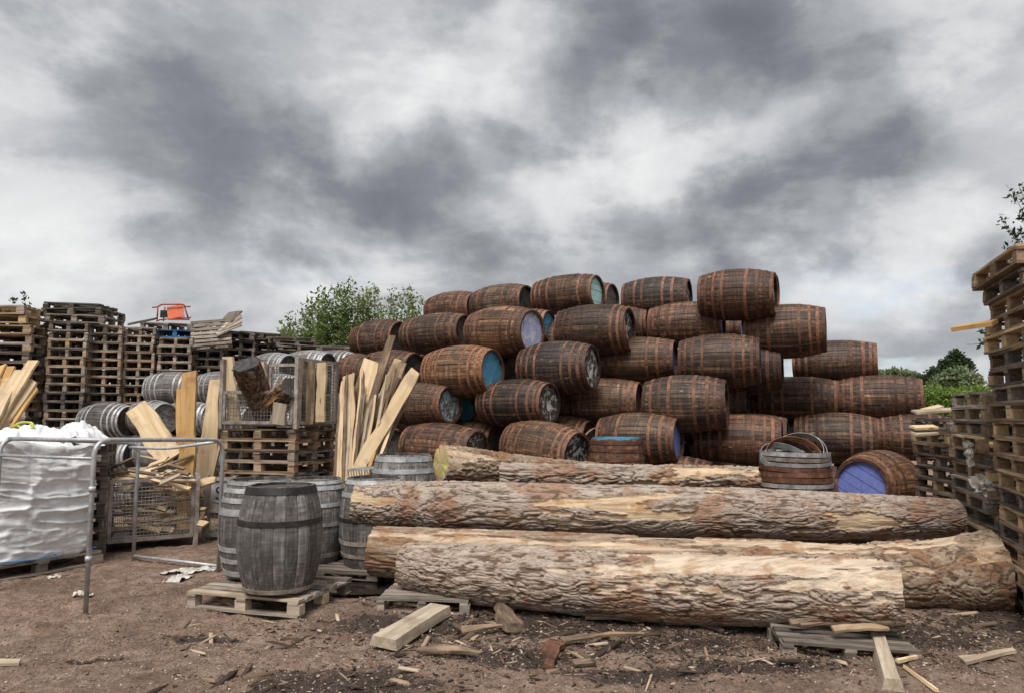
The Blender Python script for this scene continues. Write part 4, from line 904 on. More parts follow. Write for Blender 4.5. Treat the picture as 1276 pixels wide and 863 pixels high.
for k, pts in enumerate([[(.46, -.535, .06), (.50, -.555, .04), (.55, -.54, .05), (.57, -.50, .02)], [(-.5, -.555, .05), (-.1, -.57, .02), (.1, -.57, .05), (.12, -.575, -.02)]]):
    m_ = MB(); m_.tube(rounded(pts, .03), .006, 6); obj('tie_cord', m_.mesh('tie_cord', True), MAT['strap_blue'], r)
for k, (px, py, D, sx, sy, dm, lb) in enumerate([(40, 546, 8.6, 1.0, .7, .14, 'crumpled white plastic sheet heaped behind the bag, under the fanned boards'), (92, 545, 8.7, .75, .6, .17, 'crumpled white plastic sheet peaking behind the bag, left of the grey barrels')]):
    o = obj('plastic_sheet', crumple(80, 70, sx, sy, .075, 90 + k * 5, 2.4, dm), MAT['sheet'], None, at(px, py + 4, D), (0, 0, rad(20))); tag(o, lb, 'plastic sheet')
    q = at(px, py, D); n = int(q.z / .15); stack((q.x - .4, q.y - .15), rad(20), n, 'the low stack under the %s plastic sheet' % ('left', 'right')[k], 'pallets under the plastic sheets', .8, .6, (q.z - .03) / n, ['pallet_dark'], .02, 99)
m_ = MB(); m_.tube(rounded([at(16, 531, 8.5), at(26, 525, 8.5), at(40, 526, 8.5), at(42, 531, 8.5), at(34, 535, 8.5), at(22, 530, 8.6)], .06), .013, 6)
tag(obj('strap', m_.mesh('strap', True), MAT['strap_yellow']), 'yellow lifting strap loop lying on the crumpled plastic sheet', 'strap')

# ---------------------------------------------------------------- galvanised tube frame in front of the bag
N_, R_, M_ = ground_at(107, 757), ground_at(272, 711), ground_at(166, 698)
L_ = N_ + (M_ - R_); L_.y = N_.y + .52
r = thing('tube_frame', 'galvanised steel tube frame standing in front of the white bag', 'barrier', N_)
hN, hR = 1.45, 1.40; k_ = .021
def tb(nm, pts, rr=k_, rd=.16):
    m_ = MB(); m_.tube(rounded([Vector(p) - N_ for p in pts], rd, 8), rr, 12); obj(nm, m_.mesh(nm, True), MAT['galv'], r)
up = lambda p, h: Vector((p.x, p.y, h))
tb('hoop_rail', [up(N_, -.05), up(N_, hN), up(R_, hR), up(R_, .0)])
tb('hoop_rail', [up(L_, -.05), up(L_, hN - .0), up(M_, hR - .06), up(M_, .0)])
tb('top_rail', [up(N_, hN - .008) + (R_ - N_) * .07, up(L_, hN - .01) + (M_ - L_) * .05], k_ * .95)
tb('cross_rail', [up(N_, hN - .165), up(L_, hN - .165)], k_ * .72)
tb('top_rail', [up(M_, hR - .10) + (L_ - M_) * .08, up(M_ + (R_ - M_) * .35, hR - .115), up(R_, hR - .02) + (N_ - R_) * .06], k_ * .8)
tb('cross_rail', [up(M_, .055), up(R_, .055)], k_ * .8)
for h in (.42, 1.02):
    m_ = MB(); m_.tube([up(N_, h - .022) - N_, up(N_, h + .022) - N_], k_ * 1.35, 12); obj('clamp', m_.mesh('clamp', True), MAT['galv_hoop'], r)
# ---------------------------------------------------------------- mesh-sided steel crates
def panel(r, o, u, v_, w_, h, nm, post=.045, pitch=.05, plate=None, wire=True):
    """framed mesh panel: corner o, directions u (along) and v_ (up) in the crate's space"""
    o, u, v_ = Vector(o), Vector(u).normalized(), Vector(v_).normalized(); n = u.cross(v_)
    M = Matrix((u, n, v_)).transposed(); m_ = MB()
    for a, b, dx, dz in ((w_ / 2, post / 2, w_, post), (w_ / 2, h - post / 2, w_, post)): m_.box(o + u * a + v_ * b, (dx, post * .8, dz), .001, M)
    for a in (post / 2, w_ - post / 2): m_.box(o + u * a + v_ * (h / 2), (post, post * .8 - .004, h - 2 * post), .001, M)
    fr = obj(nm, m_.mesh(nm), MAT['cage'], r)
    if wire:
        m_ = MB(); k = pitch
        for a in np.arange(post + k * .5, w_ - post, k): m_.box(o + u * a + v_ * (h / 2), (.0055, .0055, h - post), .002, M)
        for b in np.arange(post + k * .5, h - post, k): m_.box(o + u * (w_ / 2) + v_ * b + n * .004, (w_ - post, .0055, .0055), .002, M)
        obj('wire_mesh', m_.mesh('wire_mesh'), MAT['wire'], fr, kind='stuff')
    if plate:
        a, b, pw, ph = plate; m_ = MB(); m_.box(o + u * a + v_ * b - n * .012, (pw, .004, ph), 0, M); obj('plate', m_.mesh('plate'), MAT['galv'], fr)
    return fr
def crate(label, base, rz, w_, d, h, panels, foot=.1):
    r = thing('mesh_crate', label, 'crate', base, (0, 0, rz))
    for x in (0, w_):
        for y in (0, d):
            m_ = MB(); m_.box((x, y, h / 2), (.055, .055, h), .002); obj('post', m_.mesh('post'), MAT['cage'], r)
    m_ = MB(); m_.box((w_ / 2, d / 2, foot), (w_ - .06, d - .06, .025), .003); obj('floor', m_.mesh('floor'), MAT['cage'], r)
    for side, z0, hh, a0, a1, kw in panels:
        L = w_ if side in 'FB' else d
        o = {'F': (a0 * L, -.012, z0), 'B': (a0 * L, d + .012, z0), 'L': (-.012, a0 * L, z0), 'R': (w_ + .012, a0 * L, z0)}[side]
        panel(r, o, (1, 0, 0) if side in 'FB' else (0, 1, 0), (0, 0, 1), (a1 - a0) * L, hh, {'F': 'front_panel', 'B': 'back_panel', 'L': 'side_panel', 'R': 'side_panel'}[side], **kw)
    return r
cr = crate('rusty mesh crate with a half-height front, on top of the pallet stack', cage_base + Vector((.0, .0, .0)), A18, 1.2, 1.0, .96,
      [('F', .06, .46, .03, .97, {}), ('R', .06, .90, .03, .97, {}), ('B', .06, .90, .03, .97, {}), ('L', .06, .90, .03, .97, {})], .05)
lp, rp = ground_at(128, 690), ground_at(243, 679); dr = rp - lp; wl = dr.length; al = math.atan2(dr.y, dr.x)
crate('low rusty mesh crate full of wood offcuts beside the white bag', lp, al, wl, .8, .92, [('F', .12, .76, .03, .97, {'pitch': .042}), ('R', .12, .76, .03, .97, {}), ('L', .12, .76, .03, .97, {}), ('B', .12, .76, .03, .97, {})], .12)
p2 = ground_at(247, 675)
c2 = crate('narrow mesh crate with a metal plate between low crate and pallet stack', p2 + Vector((.03, .12, 0)), rad(-8), .40, .7, .86, [('F', .42, .42, .05, .95, {'wire': False, 'plate': (.17, .2, .27, .33)}), ('F', .06, .36, .05, .95, {}), ('R', .1, .7, .03, .97, {}), ('B', .1, .7, .05, .95, {})], .1)
pl_ = [o for o in bpy.data.objects if o.name.startswith('plate')][-1]
fr_ = pl_.parent; stamp_ = stamp('S', .24, fr_, (.02 + .18, -.012 - .020, .42 + .2), (math.pi / 2, 0, 0))
# stumps and slabs inside the upper crate
def stump(label, a, b, ra, rb, bark, end, seed, end2=None, bare=()):
    a, b = Vector(a), Vector(b); r = thing('log_stump', label, 'log', a, group='stumps in the upper crate'); me, caps = log_mesh([(0, 0, 0), b - a], [ra, rb], seed, nl=110, na=80, amp=.014, bare=bare)
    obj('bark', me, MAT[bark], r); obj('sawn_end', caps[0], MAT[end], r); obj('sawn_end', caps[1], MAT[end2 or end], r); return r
stump('thick dark stump tilted in the upper crate, its black sawn top showing', at(336, 528, 10.25), at(306, 453, 9.72), .165, .19, 'bark_d', 'end_dark', 61, bare=[(.3, 1.0, .9, 1.6)])
stump('smaller stump with a dark sawn end lying in the upper crate', at(325, 512, 10.1), at(362, 482, 9.75), .13, .145, 'bark_d', 'end_dark', 62, bare=[(.0, 1.0, .2, 1.2)])
IC = 'slabs in the upper crate'
for k, (x0, y0, x1, y1, D, w0, mt, lb) in enumerate([(293, 528, 284, 441, 10.15, .17, 'plank', 'pale slab upright at the left in the upper crate'), (345, 528, 350, 500, 9.72, .19, 'plank_grey', 'short grey-flecked slab behind the low panel of the upper crate'),
        (379, 528, 381, 449, 9.95, .26, 'slab_bark', 'wide bark slab upright behind the tall panel of the upper crate'), (400, 525, 400, 450, 9.85, .16, 'plank', 'pale slab upright at the right in the upper crate'), (330, 525, 326, 449, 10.5, .12, 'plank', 'pale slab at the back of the upper crate, right of the dark stump')]):
    board(lb, at(x0, y0, D), at(x1, y1, D), w0, w0 * .9, .04, mt, IC, waney=.07)
# bundle of slabs behind the standing barrels
BG = 'slabs leaning in the bundle left of the barrel pile'
for x0, y0, x1, y1, D, w0, w1, mt, lb in [
    (432, 588, 434, 466, 9.5, .19, .17, 'plank', 'wide upright pale plank at the left front of the bundle'),
    (447, 584, 519, 459, 9.45, .20, .15, 'plank', 'long pale plank slanting right across the front of the bundle'),
    (440, 576, 489, 417, 9.6, .13, .11, 'slab_bark', 'tallest brown bark-edged slab in the bundle'),
    (425, 560, 429, 470, 9.8, .12, .10, 'plank', 'pale slab behind the wide upright plank, far left'),
    (436, 560, 462, 449, 9.9, .20, .22, 'plank', 'broad pale slab at the back with a cut top'),
    (452, 575, 502, 452, 9.7, .14, .12, 'slab_bark', 'bark-covered slab right of the tallest one'),
    (446, 570, 496, 446, 9.85, .14, .12, 'plank', 'pale slab peeping behind the bark-covered slab'),
    (458, 588, 482, 520, 9.4, .07, .05, 'plank_orange', 'narrow orange strip low in the bundle'),
    (470, 588, 488, 505, 9.55, .10, .08, 'plank', 'narrow pale strip at the right foot of the bundle'),
    (430, 575, 450, 470, 9.7, .10, .12, 'slab_bark', 'dark bark strip just right of the wide upright plank'),
    (436, 578, 470, 480, 9.62, .08, .07, 'plank_grey', 'thin grey strip in the middle of the bundle'),
    (440, 580, 452, 490, 9.55, .09, .10, 'plank_grey', 'grey broad strip beside the wide upright plank'),
    (420, 560, 424, 490, 9.9, .08, .06, 'slab_bark', 'bark strip at the left edge of the bundle'),
    (462, 585, 508, 470, 9.75, .10, .09, 'plank_grey', 'grey slab behind the long slanting plank'),
    (446, 585, 478, 452, 9.58, .07, .05, 'slab_bark', 'thin bark strip just left of the tallest slab'),
    (452, 585, 497, 470, 9.5, .06, .05, 'slab_bark', 'thin bark strip just left of the long slanting plank'),
    (440, 580, 466, 468, 9.75, .12, .10, 'plank', 'pale slab between the wide upright plank and tallest slab'),
    (428, 575, 440, 478, 9.9, .14, .12, 'slab_bark', 'bark slab at the back behind the wide upright plank'),
    (466, 586, 514, 480, 9.6, .07, .05, 'slab_bark', 'bark strip under the long slanting plank'),
    (474, 588, 484, 530, 9.5, .06, .05, 'plank_grey', 'short grey strip at the right foot of the bundle')]:
    board(lb + ' by the barrel pile', at(x0, y0, D), at(x1, y1, D + .35), w0, w1, .035, mt, BG, (.15, -1, .15), .06, to_ground=.08)
for k in range(14):
    x0 = 424 + 3.6 * k; x1 = x0 + 2 + 3.6 * k * (.55 + .3 * ((k * 7) % 5) / 5); y1 = 470 - 14 * ((k * 5) % 7) / 7 + (22 if k % 3 == 0 else 0)
    board('thin splintered strip in the bundle by the barrel pile, number %s from the left' % ('one', 'two', 'three', 'four', 'five', 'six', 'seven', 'eight', 'nine', 'ten', 'eleven', 'twelve', 'thirteen', 'fourteen')[k], at(x0, 588, 9.42 + .03 * (k % 4)), at(x1, y1, 9.75 + .05 * (k % 5)), .055, .03, .02, ('plank', 'slab_bark', 'plank_grey', 'slab_bark')[k % 4], BG, (.15, -1, .15), .16, to_ground=.1)
# boards in the low crate and beside it
BL = 'boards and slabs in the low crate'
for x0, y0, x1, y1, D, w0, w1, mt, lb, tg in [
    (232, 590, 236, 463, 9.55, .22, .20, 'plank_orange', 'upright orange-brown slab rising from the low crate', .2),
    (255, 600, 268, 468, 10.2, .30, .16, 'plank', 'tall pale slab leaning between the low crate and pallet stack', .2),
    (212, 572, 170, 506, 9.6, .33, .31, 'plank', 'wide pale plank tilted to the left over the low crate', None),
    (226, 580, 224, 480, 9.65, .12, .10, 'plank_orange', 'narrow knotty orange slab left of the upright one', .2),
    (262, 602, 276, 545, 10.15, .07, .05, 'plank', 'narrow pale strip at the foot of the leaning pale slab', .2)]:
    board(lb, at(x0, y0, D), at(x1, y1, D + .2), w0, w1, .05, mt, BL, (.25, -1, .2), .05, to_ground=tg)
rg = random.Random(5); seen = {}
def offl(where, k, c_, L):
    u = (c_ - lp).dot(dr) / dr.length_squared; s = f"{'long' if L > .5 else 'short'} {['pale', 'greyish', 'bark-edged'][k % 3]} offcut {where} the low crate, {'left' if u < .35 else 'right' if u > .68 else 'middle'}"
    seen[s] = seen.get(s, 0) + 1; return s + ('', ', upper one', ', lowest one', ', rearmost one', ', nearest one')[min(seen[s] - 1, 4)]
for k in range(26):
    c_ = at(rg.uniform(148, 228), rg.uniform(572, 600), rg.uniform(9.05, 9.6)); an = rg.uniform(-.5, .7); L = rg.uniform(.25, .7); d_ = Vector((math.cos(an) * .9, rg.uniform(-.6, .6), math.sin(an) * .5)).normalized()
    board(offl('on the heap above', k, c_, L), c_ - d_ * L / 2, c_ + d_ * L / 2, rg.uniform(.03, .08), None, .02, ['plank', 'plank_grey', 'slab_bark'][k % 3], 'offcuts heaped in the low crate', (rg.uniform(-.5, .5), -.6, .7), .12, name='offcut', cat='offcut')
for k in range(26):
    c_ = lp + dr * rg.uniform(.08, .92) + Vector((0, rg.uniform(.1, .5), rg.uniform(.16, .78))); an = rg.uniform(-.4, .4); L = rg.uniform(.3, .8); d_ = Vector((math.cos(an), rg.uniform(-.4, .4), math.sin(an) * .6)).normalized()
    board(offl('behind the mesh of', k, c_, L), c_ - d_ * L / 2, c_ + d_ * L / 2, rg.uniform(.04, .1), None, .03, ['slab_bark', 'plank_grey', 'slab_bark', 'plank'][k % 4] if k % 3 == 2 else ['plank', 'plank_grey'][k % 3], 'offcuts inside the low crate', (rg.uniform(-.5, .5), -.8, .4), .12, name='offcut', cat='offcut')
# fan of slabs at the left edge
BF = 'slabs fanned out at the left edge'
for x0, y0, x1, y1, w0, w1, mt, lb in [(-8, 545, 44, 472, .13, .11, 'plank', 'lower right pale slab of the left-edge fan'), (-8, 530, 43, 447, .15, .13, 'plank', 'longest pale slab of the left-edge fan'), (-14, 520, 14, 458, .10, .10, 'plank_orange', 'orange slab of the left-edge fan'),
        (-6, 510, 22, 462, .24, .2, 'plank', 'broad pale slab behind the orange one in the left-edge fan'), (-20, 500, 3, 455, .12, .10, 'plank_orange', 'short orange slab cut by the left photo edge'), (2, 548, 47, 482, .06, .05, 'plank_orange', 'thin orange strip lowest in the left-edge fan'), (-14, 512, 6, 493, .14, .12, 'plank', 'pale slab end lowest at the left photo edge')]:
    board(lb, at(x0, y0, 8.9), at(x1, y1, 9.3), w0, w1, .03, mt, BF, (.1, -1, .2), .04, to_ground=.1)
# small black ribbed tray behind the standing barrels
q = at(452, 588, 8.6); r = thing('ribbed_tray', 'small dark ribbed tray lying behind the standing barrels', 'tray', (q.x, q.y, q.z - .10), (0, rad(-6), rad(4)))
m_ = MB(); m_.box((0, 0, .14), (.34, .03, .022), .001); m_.box((0, .2, .14), (.34, .03, .022), .001); obj('rim', m_.mesh('rim'), MAT['galv_hoop'], r)
for k in range(11): m_ = MB(); m_.box((-.155 + .031 * k, 0, .065), (.012, .02, .13), .001); obj('rib', m_.mesh('rib'), MAT['cage'], r)
m_ = MB(); m_.box((0, .1, .01), (.34, .22, .02), .001); obj('floor', m_.mesh('floor'), MAT['black_plastic'], r)
q2 = at(455, 596, 8.75); standing('grey barrel hidden behind the dark grey one, carrying the tray', 455, 8.75, .0, q.z - .12, .68, 'cask_slate', [(.96, .06, 'galv_hoop'), (.8, .06, 'galv_hoop')], SG, .4)

# ---------------------------------------------------------------- timber on the ground
def on_ground(px, py, h=.03): p = ground_at(px, py); p.z = gz(p.x, p.y) + h; return p
board('thick pale half-log offcut lying on the dirt in front of the logs', on_ground(478, 808, .06), on_ground(549, 766, .07), .23, .20, .075, 'plank_grey', None, (0, -.25, 1), .03, name='timber_offcut', cat='timber')
board('weathered beam lying under the broken pallet, pointing at the camera', on_ground(1113, 862, .04), on_ground(1094, 806, .08), .13, .12, .075, 'plank_grey', None, (0, 0, 1), .015, name='timber_beam', cat='timber')
board('torn bark chunk with pale splinters in front of the frontmost log', on_ground(638, 790, .05), on_ground(616, 757, .10), .13, .05, .07, 'slab_bark', None, (.2, -.5, 1), .2, name='bark_chunk', cat='bark')
board('reddish brown bark piece lying on the dark litter', on_ground(682, 832, .03), on_ground(694, 806, .06), .08, .10, .03, 'cask_tub', None, (.2, -.5, 1), .2, name='bark_chunk', cat='bark')
board('flat bark piece right of the reddish one on the dark litter', on_ground(716, 832, .02), on_ground(742, 826, .03), .07, .04, .02, 'slab_bark', None, (.2, -.5, 1), .2, name='bark_chunk', cat='bark')
board('pale splintered slab lying on the dirt at the right', on_ground(1200, 829, .02), on_ground(1264, 826, .03), .07, .05, .02, 'plank_grey', None, (0, -.3, 1), .15, name='splinter', cat='splinter')
board('thin straw-coloured stick pointing away at the bottom right', on_ground(1168, 862, .02), on_ground(1128, 838, .02), .022, .016, .02, 'plank', None, (0, -.3, 1), .1, name='stick', cat='stick')
board('thin pale lath beside the broken pallet at the right', on_ground(1118, 833, .03), on_ground(1146, 824, .03), .03, .02, .02, 'plank', None, (0, -.3, 1), .1, name='stick', cat='stick')
board('thin pale lath leaning left of the broken pallet', on_ground(960, 797, .02), on_ground(970, 783, .12), .025, .02, .015, 'plank', None, (0, -1, .3), .1, name='stick', cat='stick')
board('small tan board at the left bottom edge of the dirt', on_ground(-6, 826, .02), on_ground(26, 824, .03), .07, .06, .02, 'plank_grey', None, (0, -.3, 1), .05, name='splinter', cat='splinter')
for k, (x0, y0, x1, y1) in enumerate([(1000, 812, 1100, 806), (985, 806, 1060, 803), (700, 803, 800, 790), (520, 812, 600, 822), (575, 790, 640, 786), (820, 770, 900, 788), (730, 772, 800, 778), (1040, 815, 1112, 812)]):
    board('long bark strip lying %s' % ['over the broken pallet, lower', 'over the broken pallet, upper', 'on the dark litter below the frontmost log', 'just right of the half-log offcut', 'left of the torn bark chunk', 'under the middle of the frontmost log', 'right of the torn bark chunk', 'at the right end of the broken pallet'][k],
          on_ground(x0, y0, .04 if k not in (0, 1, 7) else .17), on_ground(x1, y1, .04 if k not in (0, 1, 7) else .16), .05, .03, .018, 'slab_bark', 'bark strips round the logs', (0, -.5, 1), .25, name='bark_strip', cat='bark', bow=.02)
# white rags and plastic scraps
for k, (px, py, sx, sy, rz, lb) in enumerate([(236, 712, .55, .16, 30, 'crumpled white rag on the dirt left of the front pallet'), (222, 722, .3, .18, 60, 'small dirty scrap by the front pallet corner, left of the rag'), (102, 741, .16, .07, 5, 'small white scrap on the dirt by the tube frame foot'), (72, 720, .2, .06, 12, 'thin white scrap on the dirt before the bag pallet')]):
    p = on_ground(px, py, .015); o = obj('rag', crumple(40, 30, sx, sy, .035, 140 + k * 7, 4.5, .012), MAT['rag'], None, p, (0, 0, rad(rz))); tag(o, lb, 'rag')
# plastic strips hanging on the middle right-hand stack
def hanging(label, pts, wd, seed):
    n = 30; P = [Vector(p) for p in rounded(pts, .3, 8)]; k = np.linspace(0, len(P) - 1, n); V = []
    for i_, q in enumerate(k):
        a = P[int(q)].lerp(P[min(int(q) + 1, len(P) - 1)], q - int(q)); t = (P[min(int(q) + 1, len(P) - 1)] - P[max(int(q) - 1, 0)]).normalized(); sd_ = t.cross(Vector((0, 1, 0))).normalized()
        for j in range(7):
            u = (j / 6 - .5) * wd * (1 + .3 * math.sin(i_ * .7)); V.append(a + sd_ * u + Vector((0, -.03 * math.sin(j * 2.2 + i_ * .4) - .02 * math.sin(j * 4 + seed), 0)))
    F = np.array([(i_ * 7 + j, i_ * 7 + j + 1, i_ * 7 + j + 8, i_ * 7 + j + 7) for i_ in range(n - 1) for j in range(6)])
    return tag(obj('plastic_strip', mesh('plastic_strip', V, F, True), MAT['rag']), label, 'plastic strip')
hanging('torn whitish plastic strip hanging on the middle right-hand stack, upper', [at(1200, 553, 7.05), at(1209, 552, 7.0), at(1206, 565, 7.0), at(1212, 580, 7.0)], .06, 1)
hanging('torn whitish plastic strip hanging on the middle right-hand stack, lower', [at(1213, 592, 6.75), at(1222, 610, 6.75), at(1236, 603, 6.75)], .12, 3)

# ---------------------------------------------------------------- loose litter: bark mould, chips and grit
def scatter(n, zones, size, seed, elong, flat):
    rg = np.random.default_rng(seed); pts = []
    wts = np.array([z_[4] for z_ in zones], float); wts /= wts.sum(); zi = rg.choice(len(zones), n, p=wts); zn = np.array([z_[:4] for z_ in zones])
    g_ = rg.normal(size=(n, 2)) * .62; x = zn[zi, 0] + g_[:, 0] * zn[zi, 2]; y = zn[zi, 1] + g_[:, 1] * zn[zi, 3]; keep = (y > 3.7) & (y < 13); x, y = x[keep], y[keep]; n = len(x)
    L = size[0] + (size[1] - size[0]) * rg.random(n) ** 3; wd = L * rg.uniform(*elong, n); th = wd * rg.uniform(*flat, n)
    a = rg.uniform(0, 2 * np.pi, n); tl = rg.normal(size=n) * .22; z = ground_z(x, y) + th * .3
    base = np.array([(-1, -1, -1), (1, -.6, -1), (.8, .9, -1), (-.9, .7, -1), (-.8, -.8, 1), (.9, -.5, .7), (.7, .6, 1), (-.7, .8, .8)]) * .5
    P = base[None] * np.stack([L, wd, th], 1)[:, None, :] * rg.uniform(.7, 1.3, (n, 8, 3))
    P[..., 2] += P[..., 0] * tl[:, None]; ca, sa = np.cos(a)[:, None], np.sin(a)[:, None]
    Q = np.stack([x[:, None] + P[..., 0] * ca - P[..., 1] * sa, y[:, None] + P[..., 0] * sa + P[..., 1] * ca, z[:, None] + P[..., 2]], -1)
    F = (np.array(BOXF)[None] + (np.arange(n) * 8)[:, None, None]).reshape(-1, 4)
    return Q.reshape(-1, 3), F, n, rg
Zm = [(mx, my, a_ * 1.15, b_ * 1.15, a_ * b_) for mx, my, a_, b_ in MUCK] + [(.9, 5.5, 2.4, .55, 1.2), (2.4, 5.2, 1.2, .4, .4), (-.4, 6.6, .7, .3, .3)]
V, F, n, rg = scatter(21000, Zm, (.006, .06), 1, (.12, .4), (.3, .7)); ch_ = np.repeat(rg.random(n) ** 2.0, 6)
tag(obj('bark_litter', mesh('bark_litter', V, F, False, {'chip': ('FACE', ch_)}), MAT['litter'], kind='stuff'), 'dark bark mould and wood chips strewn before the logs', 'litter')
V, F, n, rg = scatter(420, Zm + [(-2.5, 5.6, 2.2, .8, .12)], (.12, .34), 2, (.06, .16), (.4, .9)); ch_ = np.repeat(rg.random(n), 6)
tag(obj('twig_litter', mesh('twig_litter', V, F, False, {'chip': ('FACE', ch_)}), MAT['litter'], kind='stuff'), 'splinters, twigs and bark strips strewn before the logs', 'litter')
V, F, n, rg = scatter(16000, [(-2.2, 5.3, 2.6, 1.3, 3), (.5, 5.0, 3.2, 1.0, 2), (2.8, 5.1, 1.4, .9, 1), (-3.2, 6.6, 1.3, 1.2, .8)], (.004, .020), 3, (.6, .95), (.5, .9)); ch_ = np.repeat(rg.random(n) ** 1.7, 6)
tag(obj('grit', mesh('grit', V, F, False, {'chip': ('FACE', ch_)}), MAT['grit'], kind='stuff'), 'pale grit and small stones scattered over the dirt', 'gravel')
me = mesh('puddle', [(math.cos(a) * (.62 + .12 * math.sin(3 * a)), math.sin(a) * (.30 + .05 * math.sin(2 * a + 1)), 0) for a in np.linspace(0, 6.2832, 40)[:-1]], [tuple(range(39))])
obj('puddle', me, MAT['water'], None, (-1.32, 7.25, -.012), kind='structure')

# ---------------------------------------------------------------- trees and hedges
def leaves_mesh(P, size, seed, up=.3, name='crown'):
    rg = np.random.default_rng(seed); n = len(P); d = rg.normal(size=(n, 3)); d[:, 2] += up; d /= np.linalg.norm(d, axis=1)[:, None]
    s = np.cross(d, rg.normal(size=(n, 3))); s /= np.linalg.norm(s, axis=1)[:, None]; nn = np.cross(d, s); L = size * rg.uniform(.6, 1.35, n)[:, None]
    V = np.stack([P, P + d * L * .5 + s * L * .27 + nn * L * .06, P + d * L, P + d * L * .5 - s * L * .27 + nn * L * .06], 1).reshape(-1, 3)
    b = np.arange(n) * 4; F = np.concatenate([np.stack([b, b + 1, b + 2], 1), np.stack([b, b + 2, b + 3], 1)], 1).reshape(-1, 3)
    cl_ = np.clip(.5 + .35 * fbm(P[:, 0] * .9, P[:, 1] * .9, P[:, 2] * .9, seed, 2) + rg.normal(size=n) * .22, 0, 1)
    return mesh(name, V, F, False, {'leaf': ('FACE', np.repeat(cl_, 2))})
def shoots_tree(label, base, shoots, leaf, lsz, per, seed, mat, spread=.10, group=None, name='tree', fk=.22, tw=.03):
    """shoots: (tip, bend) polylines from the trunk; leaves all along their upper part"""
    rg = np.random.default_rng(seed); base = Vector(base); r = thing(name, label, 'tree', base, group=group); m_ = MB(); P = []
    hmax = max(s_[2] for s_ in shoots); fork = Vector((0, 0, hmax * fk)); m_.tube([(0, 0, -.05), fork * .6, fork], [.10, .085, .07], 8)
    for tip in shoots:
        tip = Vector(tip); mid = fork.lerp(tip, .45) + Vector((tip.x * .12, tip.y * .12, -.06 * tip.z)); pts = [fork, mid, tip]
        m_.tube(rounded([fork * .8, mid, tip], .6, 5), list(np.linspace(tw, .003, 8)), 5)
        for k in range(per):
            t = rg.uniform(.12, 1) ** .8; q = fork * (1 - t) ** 2 + mid * 2 * t * (1 - t) + tip * t * t
            sp = spread * (1.5 - .9 * t) * tip.length * .35; P.append(np.array(q) + rg.normal(size=3) * np.array([sp, sp, sp * .8]))
    obj('trunk', m_.mesh('trunk', True), MAT['twig'], r); obj('crown', leaves_mesh(np.array(P), lsz, seed + 1), MAT[mat], r); return r
def clump_tree(label, base, clumps, n, lsz, seed, mat, name='tree', cat='tree', group=None):
    rg = np.random.default_rng(seed); base = Vector(base); r = thing(name, label, cat, base, group=group); m_ = MB(); P = []
    top = max(c_[2] for c_ in clumps); m_.tube([(0, 0, -.1), (0, 0, top * .45)], [top * .045, top * .025], 8); vol = np.array([c_[3] ** 2 for c_ in clumps]); vol = vol / vol.sum()
    for (cx, cy, cz, rr), v_ in zip(clumps, vol):
        m_.tube([(0, 0, top * .3), (cx * .6, cy * .6, cz * .8), (cx, cy, cz)], [top * .02, top * .012, top * .005], 5)
        k = int(n * v_); d = rg.normal(size=(k, 3)); d /= np.linalg.norm(d, axis=1)[:, None]; q = rr * (rg.random(k) ** .4)
        q = q * (1 + .28 * fbm(d[:, 0] * 2.2 + cx, d[:, 1] * 2.2, d[:, 2] * 2.2, seed, 3)); P.append(np.array((cx, cy, cz)) + d * q[:, None])
    obj('trunk', m_.mesh('trunk', True), MAT['twig'], r); obj('crown', leaves_mesh(np.concatenate(P), lsz, seed + 1, .1), MAT[mat], r); return r
def tips(lst, D, bx, jit=.9): b = at(bx, 515, D); return [(p.x - b.x, p.y - b.y + random.uniform(-jit, jit), p.z) for p in (at(x, y, D) for x, y in lst)], (b.x, b.y, 0)
sh, b0 = tips([(352, 412), (360, 396), (372, 388), (384, 376), (392, 384), (402, 364), (412, 372), (421, 358), (431, 364), (440, 360), (448, 366), (458, 372), (466, 360), (400, 392), (420, 390), (440, 388), (380, 400), (365, 415), (455, 395), (410, 405), (430, 405), (350, 426), (470, 385), (395, 415), (375, 418), (445, 412)], 19.5, 412)
shoots_tree('leafy green tree rising between the left pallets and the barrel pile', b0, sh, None, .105, 800, 201, 'leaf', .105)
sh, b0 = tips([(476, 378), (485, 372), (494, 366), (502, 372), (510, 360), (516, 366), (523, 370), (490, 385), (505, 385), (518, 385), (480, 395), (525, 392)], 21.5, 502)
shoots_tree('lighter spindly tree just left of the top barrels', b0, sh, None, .105, 420, 211, 'leaf', .085)
sh, b0 = tips([(46, 369), (43, 377), (50, 380), (38, 383), (52, 388), (45, 384)], 15.5, 46)
shoots_tree('slim green sapling poking up above the left pallets', b0, sh, None, .09, 170, 221, 'leaf_dark', .022, tw=.012)
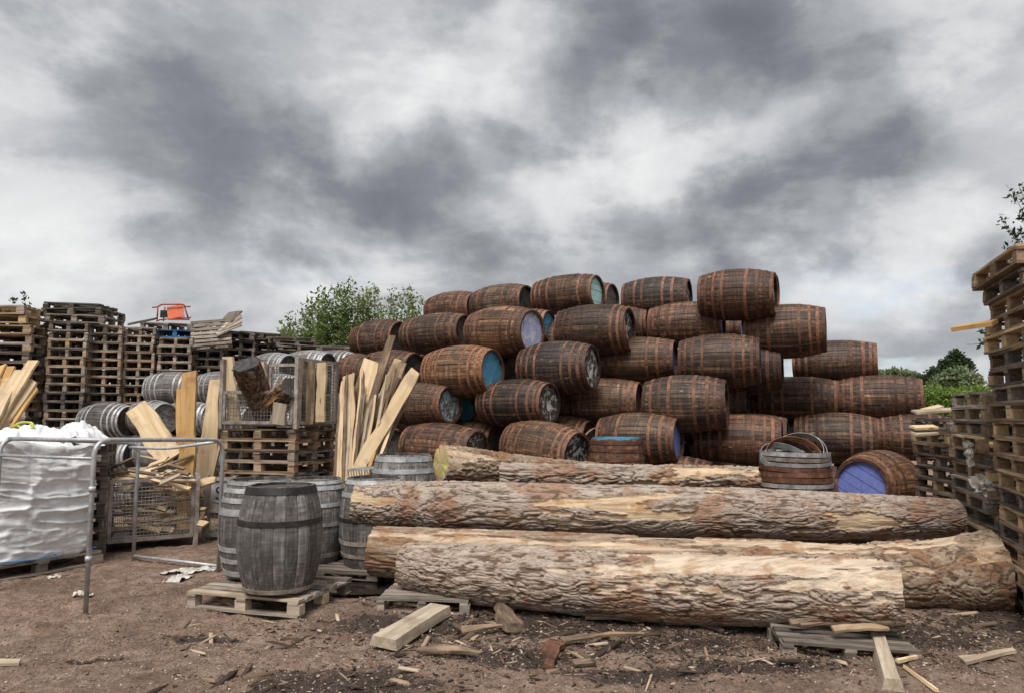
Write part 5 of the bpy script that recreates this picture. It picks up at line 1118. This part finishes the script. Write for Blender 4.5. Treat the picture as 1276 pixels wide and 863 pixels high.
sh, b0 = tips([(1250, 266), (1262, 234), (1272, 230), (1284, 227), (1266, 264), (1270, 284), (1277, 264), (1254, 316), (1264, 304), (1285, 300), (1300, 240), (1320, 230), (1340, 260), (1216, 428), (1214, 414), (1235, 420), (1335, 320), (1310, 350), (1290, 270), (1255, 270), (1262, 240), (1272, 245)], 9.8, 1400, .15)
shoots_tree('tree at the right edge with twigs over the near pallet stack', b0, sh, None, .08, 70, 231, 'leaf_dark', .028, fk=.62, tw=.014)
def clumps_px(lst, D, bx):
    b = at(bx, 515, D); out = []
    for x, y, rp_ in lst: p = at(x, y, D); out.append((p.x - b.x, random.uniform(-.3, .3) * rp_ * D / FPX, p.z, rp_ * D / FPX))
    return out, (b.x, b.y, 0)
FT = 'trees beyond the yard at the right'
for lst, D, bx, n, ls, sd, mt, lb in [
    ([(1190, 452, 12), (1180, 456, 9), (1201, 456, 10), (1190, 445, 8), (1175, 462, 8)], 110, 1190, 6000, .55, 301, 'leaf_dark', 'dark round-topped tree in the distance right of the barrels'),
    ([(1160, 474, 10), (1150, 478, 9), (1165, 466, 7), (1145, 480, 10)], 95, 1156, 4500, .5, 303, 'leaf_dark', 'dark low tree left of the round-topped one'),
    ([(1100, 470, 9), (1112, 467, 8), (1125, 469, 8), (1136, 472, 9), (1090, 475, 9)], 190, 1112, 4500, .95, 305, 'leaf_pale', 'pale distant trees showing just above the rightmost barrels'),
    ([(1185, 473, 13), (1200, 470, 12), (1172, 480, 12), (1210, 476, 12), (1192, 484, 13)], 60, 1190, 8000, .34, 307, 'leaf_pale', 'pale green rounded tree below the dark round-topped one')]:
    c_, b_ = clumps_px(lst, D, bx); clump_tree(lb, b_, c_, n, ls, sd, mt, group=FT)
c_, b_ = clumps_px([(x, 494 + random.uniform(-3, 3), 13) for x in range(960, 1290, 13)] + [(x, 506, 14) for x in range(960, 1290, 14)], 34, 1165)
clump_tree('bright green hedge behind the small far pallet stack', b_, c_, 26000, .17, 311, 'leaf_bright', 'hedge', 'hedge')
c_, b_ = clumps_px([(x, 502 + random.uniform(-4, 3), 16) for x in range(-150, 960, 24)], 120, 500)
clump_tree('distant dark hedgerow along the far side of the yard', b_, c_, 9000, .6, 321, 'leaf_dark', 'hedgerow', 'hedge')
